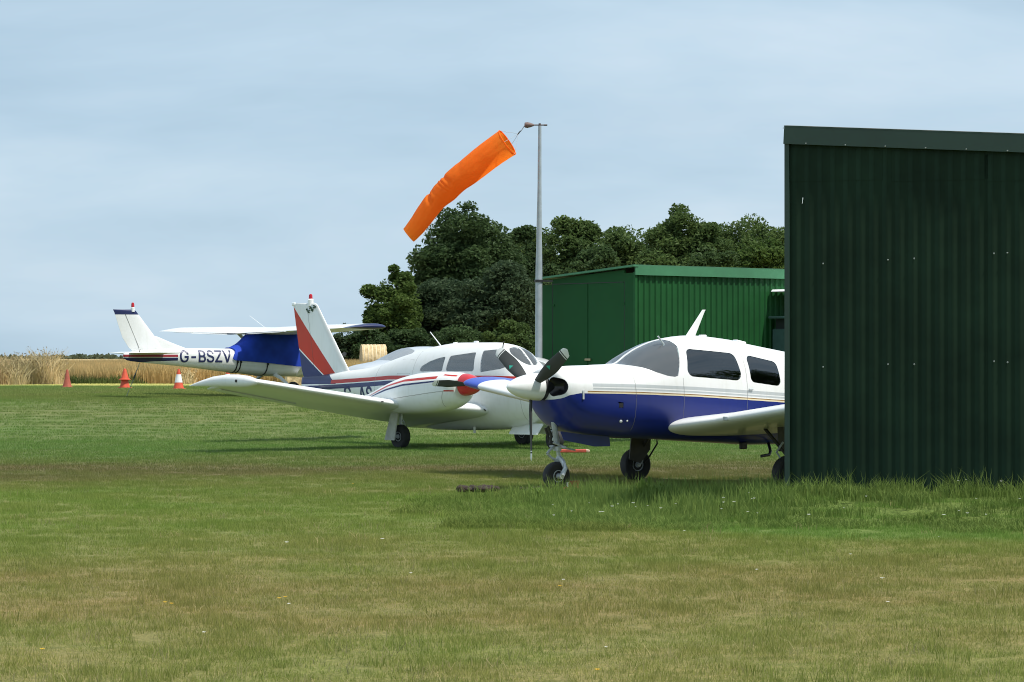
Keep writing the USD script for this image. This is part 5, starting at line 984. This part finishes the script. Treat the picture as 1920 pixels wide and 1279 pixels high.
def tree(px, wpx, top, Y, label, seed, leaf, nleaf=9000, lsize=0.26, lift=0.12, cat='tree', name='broadleaf_tree', blobs=60, flat=0.62):
    r2 = np.random.default_rng(seed); c_ = P(px, 700, Y); z0 = float(gz(c_[0], c_[1])); H_ = EYE - (top - HOR) / FPX * Y - z0; W_ = 1.12 * wpx * Y / FPX; nleaf = int(nleaf * 2.3); lsize *= 0.72
    t = thing(name, (c_[0], c_[1], z0), 0, label, cat)
    cz0 = H_ * (lift + (1 - lift) * 0.5); a3 = np.array([W_, W_ * 0.85, H_ * (1 - lift) * 0.5])
    bl = []
    while len(bl) < blobs:
        d = r2.normal(size=3); d /= np.linalg.norm(d); rr = r2.uniform(0.35, 0.93)
        if d[2] < -0.75: continue
        # lower part narrows a little, upper dome uneven
        k = d * rr * (0.86 + 0.28 * meshkit.noise(d[None] * 2.1 + seed, seed)[0]); bl.append(k)
    bl = np.array(bl); cen = bl * a3 + [0, 0, cz0]; br = r2.uniform(0.15, 0.30, len(bl)) * min(W_, H_ * 0.6) 
    lim = []
    th_ = max(0.05, H_ * 0.028)
    trunk = tube([(0, 0, -0.1), (0.02 * W_, 0, H_ * 0.15), (r2.uniform(-.05, .05) * W_, 0, H_ * 0.4), (r2.uniform(-.08, .08) * W_, 0, H_ * 0.75)], [th_ * 1.35, th_, th_ * 0.8, th_ * 0.25], 9)
    for k in r2.choice(len(bl), min(22, len(bl)), replace=False):
        e = cen[k]; s0_ = np.array([0, 0, min(max(H_ * 0.18, e[2] * 0.45), H_ * 0.6)]); m_ = s0_ * 0.45 + e * 0.55 + r2.normal(size=3) * 0.05 * W_
        lim.append(tube([s0_, m_, e], [th_ * 0.45, th_ * 0.28, th_ * 0.08], 6))
    tk = put(t, 'trunk', trunk, BARK); put(tk, 'limbs', trimesh.util.concatenate(lim), BARK)
    share = br ** 2 / (br ** 2).sum(); cnt = np.maximum((share * nleaf).astype(int), 8); P_, S_ = [], []
    for e, r_, n in zip(cen, br, cnt):
        d = r2.normal(size=(n, 3)); d[:, 2] += 0.25; d /= np.linalg.norm(d, axis=1, keepdims=True)
        P_.append(e + d * r_ * (r2.random((n, 1)) ** 0.45) * [1.12, 1.12, flat + 0.2]); S_.append(np.full(n, 1.0))
    k = nleaf // 6; d = r2.normal(size=(k, 3)); d /= np.linalg.norm(d, axis=1, keepdims=True); P_.append(np.array([0, 0, cz0]) + d * a3 * (r2.random((k, 1)) ** 0.4) * 0.85)   # inner leaves
    p = np.vstack(P_); p = p[p[:, 2] > 0.05]; n = len(p); u = r2.normal(size=(n, 3)); u[:, 2] *= 0.6; u /= np.linalg.norm(u, axis=1, keepdims=True); w = np.cross(u, r2.normal(size=(n, 3))); w /= np.linalg.norm(w, axis=1, keepdims=True)
    s_ = lsize * r2.uniform(0.5, 1.25, (n, 1)); nrm_ = np.cross(u, w) * s_ * 0.18
    V = np.stack([p - u * s_ * 0.7, p + w * s_ * 0.38 + nrm_, p + u * s_ * 0.7, p - w * s_ * 0.38 + nrm_], 1).reshape(-1, 3); o = 4 * np.arange(n)[:, None]
    put(t, 'crown', trimesh.Trimesh(V, np.vstack([o + [0, 1, 2], o + [0, 2, 3]]), process=False), leaf, smooth=False)
BARK = mat('tree_bark', (0.07, 0.055, 0.04), 0.95, var=0.4, vscale=3)
LD = leafmat('dark_leaves', (0.056, 0.094, 0.036), (0.130, 0.190, 0.072)); LM = leafmat('mid_leaves', (0.080, 0.125, 0.040), (0.175, 0.240, 0.080)); LL = leafmat('light_leaves', (0.078, 0.125, 0.032), (0.185, 0.245, 0.068)); LB = leafmat('blue_leaves', (0.056, 0.088, 0.046), (0.128, 0.174, 0.090))
tree(738, 58, 500, 142, 'small bushy yellow green tree at the left end of the tree group', 1, LL, 9000, 0.24, 0.04, blobs=46)
tree(868, 112, 383, 152, 'tallest broad dark tree directly behind the windsock tail', 2, LD, 26000, 0.26, 0.06, blobs=120)
tree(975, 62, 420, 160, 'dark tree between the tall broad tree and the windsock mast', 3, LD, 11000, 0.27, 0.05)
tree(1082, 72, 384, 156, 'rounded tree rising just right of the windsock mast', 4, LM, 15000, 0.26, 0.05, blobs=80)
tree(1165, 66, 413, 164, 'lower mid green tree above the shed roof corner', 5, LM, 12000, 0.27, 0.05)
tree(1287, 84, 377, 158, 'high domed tree above the middle of the green shed roof', 6, LM, 17000, 0.26, 0.05, blobs=90)
tree(1232, 50, 425, 172, 'small tree filling the gap left of the high domed tree', 7, LD, 8000, 0.27, 0.05)
tree(1362, 58, 426, 168, 'tree in the gap right of the high domed tree', 8, LM, 8000, 0.27, 0.05)
tree(1428, 78, 418, 152, 'open crowned tree beside the dark hangar with sky showing through', 9, LL, 9000, 0.25, 0.08, blobs=52)
tree(1520, 70, 432, 158, 'tree mostly hidden behind the dark hangar corner', 10, LM, 8000, 0.26, 0.06)
tree(836, 80, 505, 145, 'low dark tree in front of the tallest tree', 11, LB, 13000, 0.24, 0.02, blobs=70)
tree(935, 85, 490, 143, 'broad grey green tree above the white twin engined aircraft', 12, LB, 14000, 0.24, 0.02, blobs=75)
tree(1040, 60, 500, 146, 'dark tree behind the foot of the windsock mast', 13, LD, 9000, 0.24, 0.02)
tree(655, 34, 606, 138, 'loose low bush behind the dark wing tip', 14, LB, 2600, 0.20, 0.0, cat='bush', name='hedge_bush', blobs=30)
tree(700, 40, 612, 136, 'dense low bush behind the straw bale', 15, LD, 4500, 0.20, 0.0, cat='bush', name='hedge_bush', blobs=30)
tree(770, 52, 610, 137, 'dark bush above the silver car bonnet', 16, LD, 6000, 0.20, 0.0, cat='bush', name='hedge_bush', blobs=36)
tree(860, 60, 600, 136, 'dark bush above the roof of the silver car', 17, LD, 7000, 0.20, 0.0, cat='bush', name='hedge_bush', blobs=36)
tree(960, 58, 600, 135, 'yellow green bush beside the windsock mast foot', 18, LM, 7000, 0.20, 0.0, cat='bush', name='hedge_bush', blobs=36)
tree(1125, 55, 432, 150, 'low leafy tree just above the shed gable', 19, LD, 8000, 0.26, 0.03)
tree(1015, 50, 425, 166, 'slim dark tree directly behind the windsock mast', 20, LD, 8000, 0.26, 0.03)
tree(1325, 60, 440, 150, 'low broad tree in front of the high domed tree', 21, LD, 8000, 0.26, 0.03)
tree(1225, 60, 445, 150, 'low broad tree above the shed roof ridge', 22, LM, 8000, 0.26, 0.03)
for k, (px, w, top, Yd) in enumerate(((1015, 85, 405, 172), (1175, 95, 398, 176), (1395, 95, 400, 178), (1465, 80, 405, 168))):
    tree(px, w, top, Yd, ['rearmost dark tree left of the windsock mast', 'rearmost tree between the rounded and the high domed tree', 'rearmost tree right of the high domed tree', 'rearmost tree at the dark hangar edge'][k], 40 + k, LM, 12000, 0.27, 0.03, blobs=90)
for k, (tx, ty, w, h_) in enumerate(((27, 23, 6.0, 13), (34, 14, 6.5, 14), (22, 32, 5.0, 11))):  # trees added out of view, only to give the aircraft windows something to reflect
    tree(960 + FPX * tx / ty, w * FPX / ty / 1.12, HOR - (h_ - EYE) * FPX / ty, ty, ['added tall tree right of the dark hangar, out of view, only to be mirrored in the aircraft windows', 'tallest added tree on the right beyond the dark hangar, out of view, for the window reflections', 'lower added tree right of the dark hangar, out of view, for the window reflections'][k], 60 + k, LD, 5000, 0.3, 0.03)
# far hedge line
r2 = np.random.default_rng(5); hx = r2.uniform(-90, 30, 2600); hy = 420 + r2.uniform(-2, 2, 2600); hz = gz(hx, hy) + 0.3 + r2.random(2600) * (0.7 + 0.7 * meshkit.fbm(np.stack([hx * 0.12, 0 * hx, 0 * hx], -1), 3, 3))
p = np.c_[hx, hy, hz]; u = r2.normal(size=(2600, 3)); u /= np.linalg.norm(u, axis=1, keepdims=True); w = np.cross(u, r2.normal(size=(2600, 3))); w /= np.linalg.norm(w, axis=1, keepdims=True)
V = np.stack([p - u * 0.5, p + w * 0.4, p + u * 0.5, p - w * 0.4], 1).reshape(-1, 3); o = 4 * np.arange(2600)[:, None]
tag(put(None, 'far_hedge', trimesh.Trimesh(V, np.vstack([o + [0, 1, 2], o + [0, 2, 3]]), process=False), leafmat('far_hedge_leaves', (0.09, 0.11, 0.07), (0.17, 0.18, 0.12)), smooth=False), 'thin dark hedge on the horizon beyond the crop', None, None, 'stuff')

# ------------------------------------------------------------------ flowers and leafy weeds in the unmown strip
def flower_mesh(r_, h, lean, petals=7):
    v, f = [], []
    for k in range(petals):
        a = 2 * np.pi * k / petals; b = a + 2 * np.pi / petals * 0.85; o = len(v)
        v += [(lean, 0, h), (lean + r_ * math.cos(a), r_ * math.sin(a), h + 0.006), (lean + r_ * math.cos(b), r_ * math.sin(b), h + 0.006)]; f.append((o, o + 1, o + 2))
    return np.array(v), np.array(f)
WHITEF = mat('white_petals', (0.75, 0.75, 0.70), 0.7); YELF = mat('yellow_petals', (0.70, 0.42, 0.02), 0.7)
rng = np.random.default_rng(77)
fx = np.concatenate([rng.uniform(0.4, 5.6, 34), rng.uniform(-2.5, 4, 14)]); fy = np.concatenate([rng.uniform(25.6, 28.0, 34), rng.uniform(14.5, 26, 14)]); 
al = (fx - HC[0]) * HD[0] + (fy - HC[1]) * HD[1]; fr = (fx - HC[0]) * HN[0] + (fy - HC[1]) * HN[1]; k = ~((al > -0.1) & (fr > -0.1)); fx, fy = fx[k], fy[k]
hh = np.where(fy > 25.5, 0.17, 0.045)
scatter('white_flowers', [flower_mesh(0.016, 0.0, 0.0), flower_mesh(0.012, 0.0, 0.005, 5)], WHITEF, np.c_[fx, fy, gz(fx, fy) + hh], rng.uniform(0, 6, len(fx)), np.ones((len(fx), 3)) * rng.uniform(0.6, 1.3, (len(fx), 1)), rng.integers(0, 2, len(fx)), 'tiny white flowers dotted in the grass')
pts = [P(*q) for q in ((310, 1140, 18), (322, 1143, 17.9), (524, 1132, 18.3), (535, 1130, 18.4), (80, 1232, 15.1), (1050, 1108, 19.3), (1120, 1270, 14.1), (662, 908, 35))]
pts = np.array([(q[0], q[1], 0.035) for q in pts])
scatter('yellow_flowers', [flower_mesh(0.016, 0.0, 0.0)], YELF, pts, rng.uniform(0, 6, len(pts)), np.ones((len(pts), 3)), np.zeros(len(pts)), 'few small yellow flowers in the foreground grass')
def weed(px, Y, n, r_, h, label, leaf, seed):
    q = P(px, 900, Y); r2 = np.random.default_rng(seed); vs, fs, o = [], [], 0
    for k in range(n):
        a = r2.uniform(0, 6.28); l = r_ * r2.uniform(0.5, 1.1); hh = h * r2.uniform(0.4, 1.0); wd = l * r2.uniform(0.16, 0.3); d = np.array([math.cos(a), math.sin(a)]); e = np.array([-d[1], d[0]]); b = r2.normal(size=2) * r_ * 0.35
        pr = [(0, 0.0, 0.15), (0.3, hh * 0.75, 1.0), (0.65, hh, 0.85), (1.0, hh * 0.8, 0.05)]
        for u, z, w in pr: c_ = b + d * l * u; vs += [(*(c_ + e * wd * w / 2), z), (*(c_ - e * wd * w / 2), z)]
        for m_ in range(3): fs += [(o + 2 * m_, o + 2 * m_ + 1, o + 2 * m_ + 3), (o + 2 * m_, o + 2 * m_ + 3, o + 2 * m_ + 2)]
        o += 8
    t = thing('leafy_weed', (q[0], Y, float(gz(q[0], Y))), 0, label, 'weed'); put(t, 'leaves', trimesh.Trimesh(np.array(vs), np.array(fs), process=False), leaf, smooth=False)
    return t
WL = leafmat('broad_weed_leaves', (0.11, 0.18, 0.035), (0.19, 0.28, 0.07), 0.35)
weed(1235, 30.6, 46, 0.20, 0.26, 'leafy dock plant in front of the far main wheel', WL, 1)
weed(1205, 30.4, 40, 0.10, 0.34, 'tuft of long grass before the far main wheel', WL, 2)
weed(1010, 30.9, 40, 0.12, 0.20, 'grass clump just left of the nose wheel', WL, 7)

# pale clippings and loose dry stalks on the mown grass
rng = np.random.default_rng(91)
protos = [blades_patch(rng, 0.16, 9, 0.02, 0.06, 0.004, 2.5, True) for _ in range(4)]
cy_ = 13 + 22 * rng.random(420) ** 1.3; cx_ = rng.uniform(-0.19, 0.19, 420) * cy_
scatter('dry_clippings', protos, leafmat('dry_clipping_straw', (0.34, 0.30, 0.15), (0.62, 0.54, 0.32)), np.c_[cx_, cy_, gz(cx_, cy_) + 0.02], rng.uniform(0, 6.28, 420), np.ones((420, 3)) * rng.uniform(0.6, 1.3, (420, 1)), rng.integers(0, 4, 420), 'loose pale dry stalks lying on the mown grass')
protos = [blades_patch(rng, 0.22, 26, 0.04, 0.10, 0.006, 0.9, True) for _ in range(3)]
cy_ = 13.5 + 20 * rng.random(170); cx_ = rng.uniform(-0.19, 0.19, 170) * cy_
scatter('grass_tufts', protos, BLADEM, np.c_[cx_, cy_, gz(cx_, cy_)], rng.uniform(0, 6.28, 170), np.ones((170, 3)) * rng.uniform(0.5, 1.1, (170, 1)), rng.integers(0, 3, 170), 'small uncut tufts standing in the mown grass')
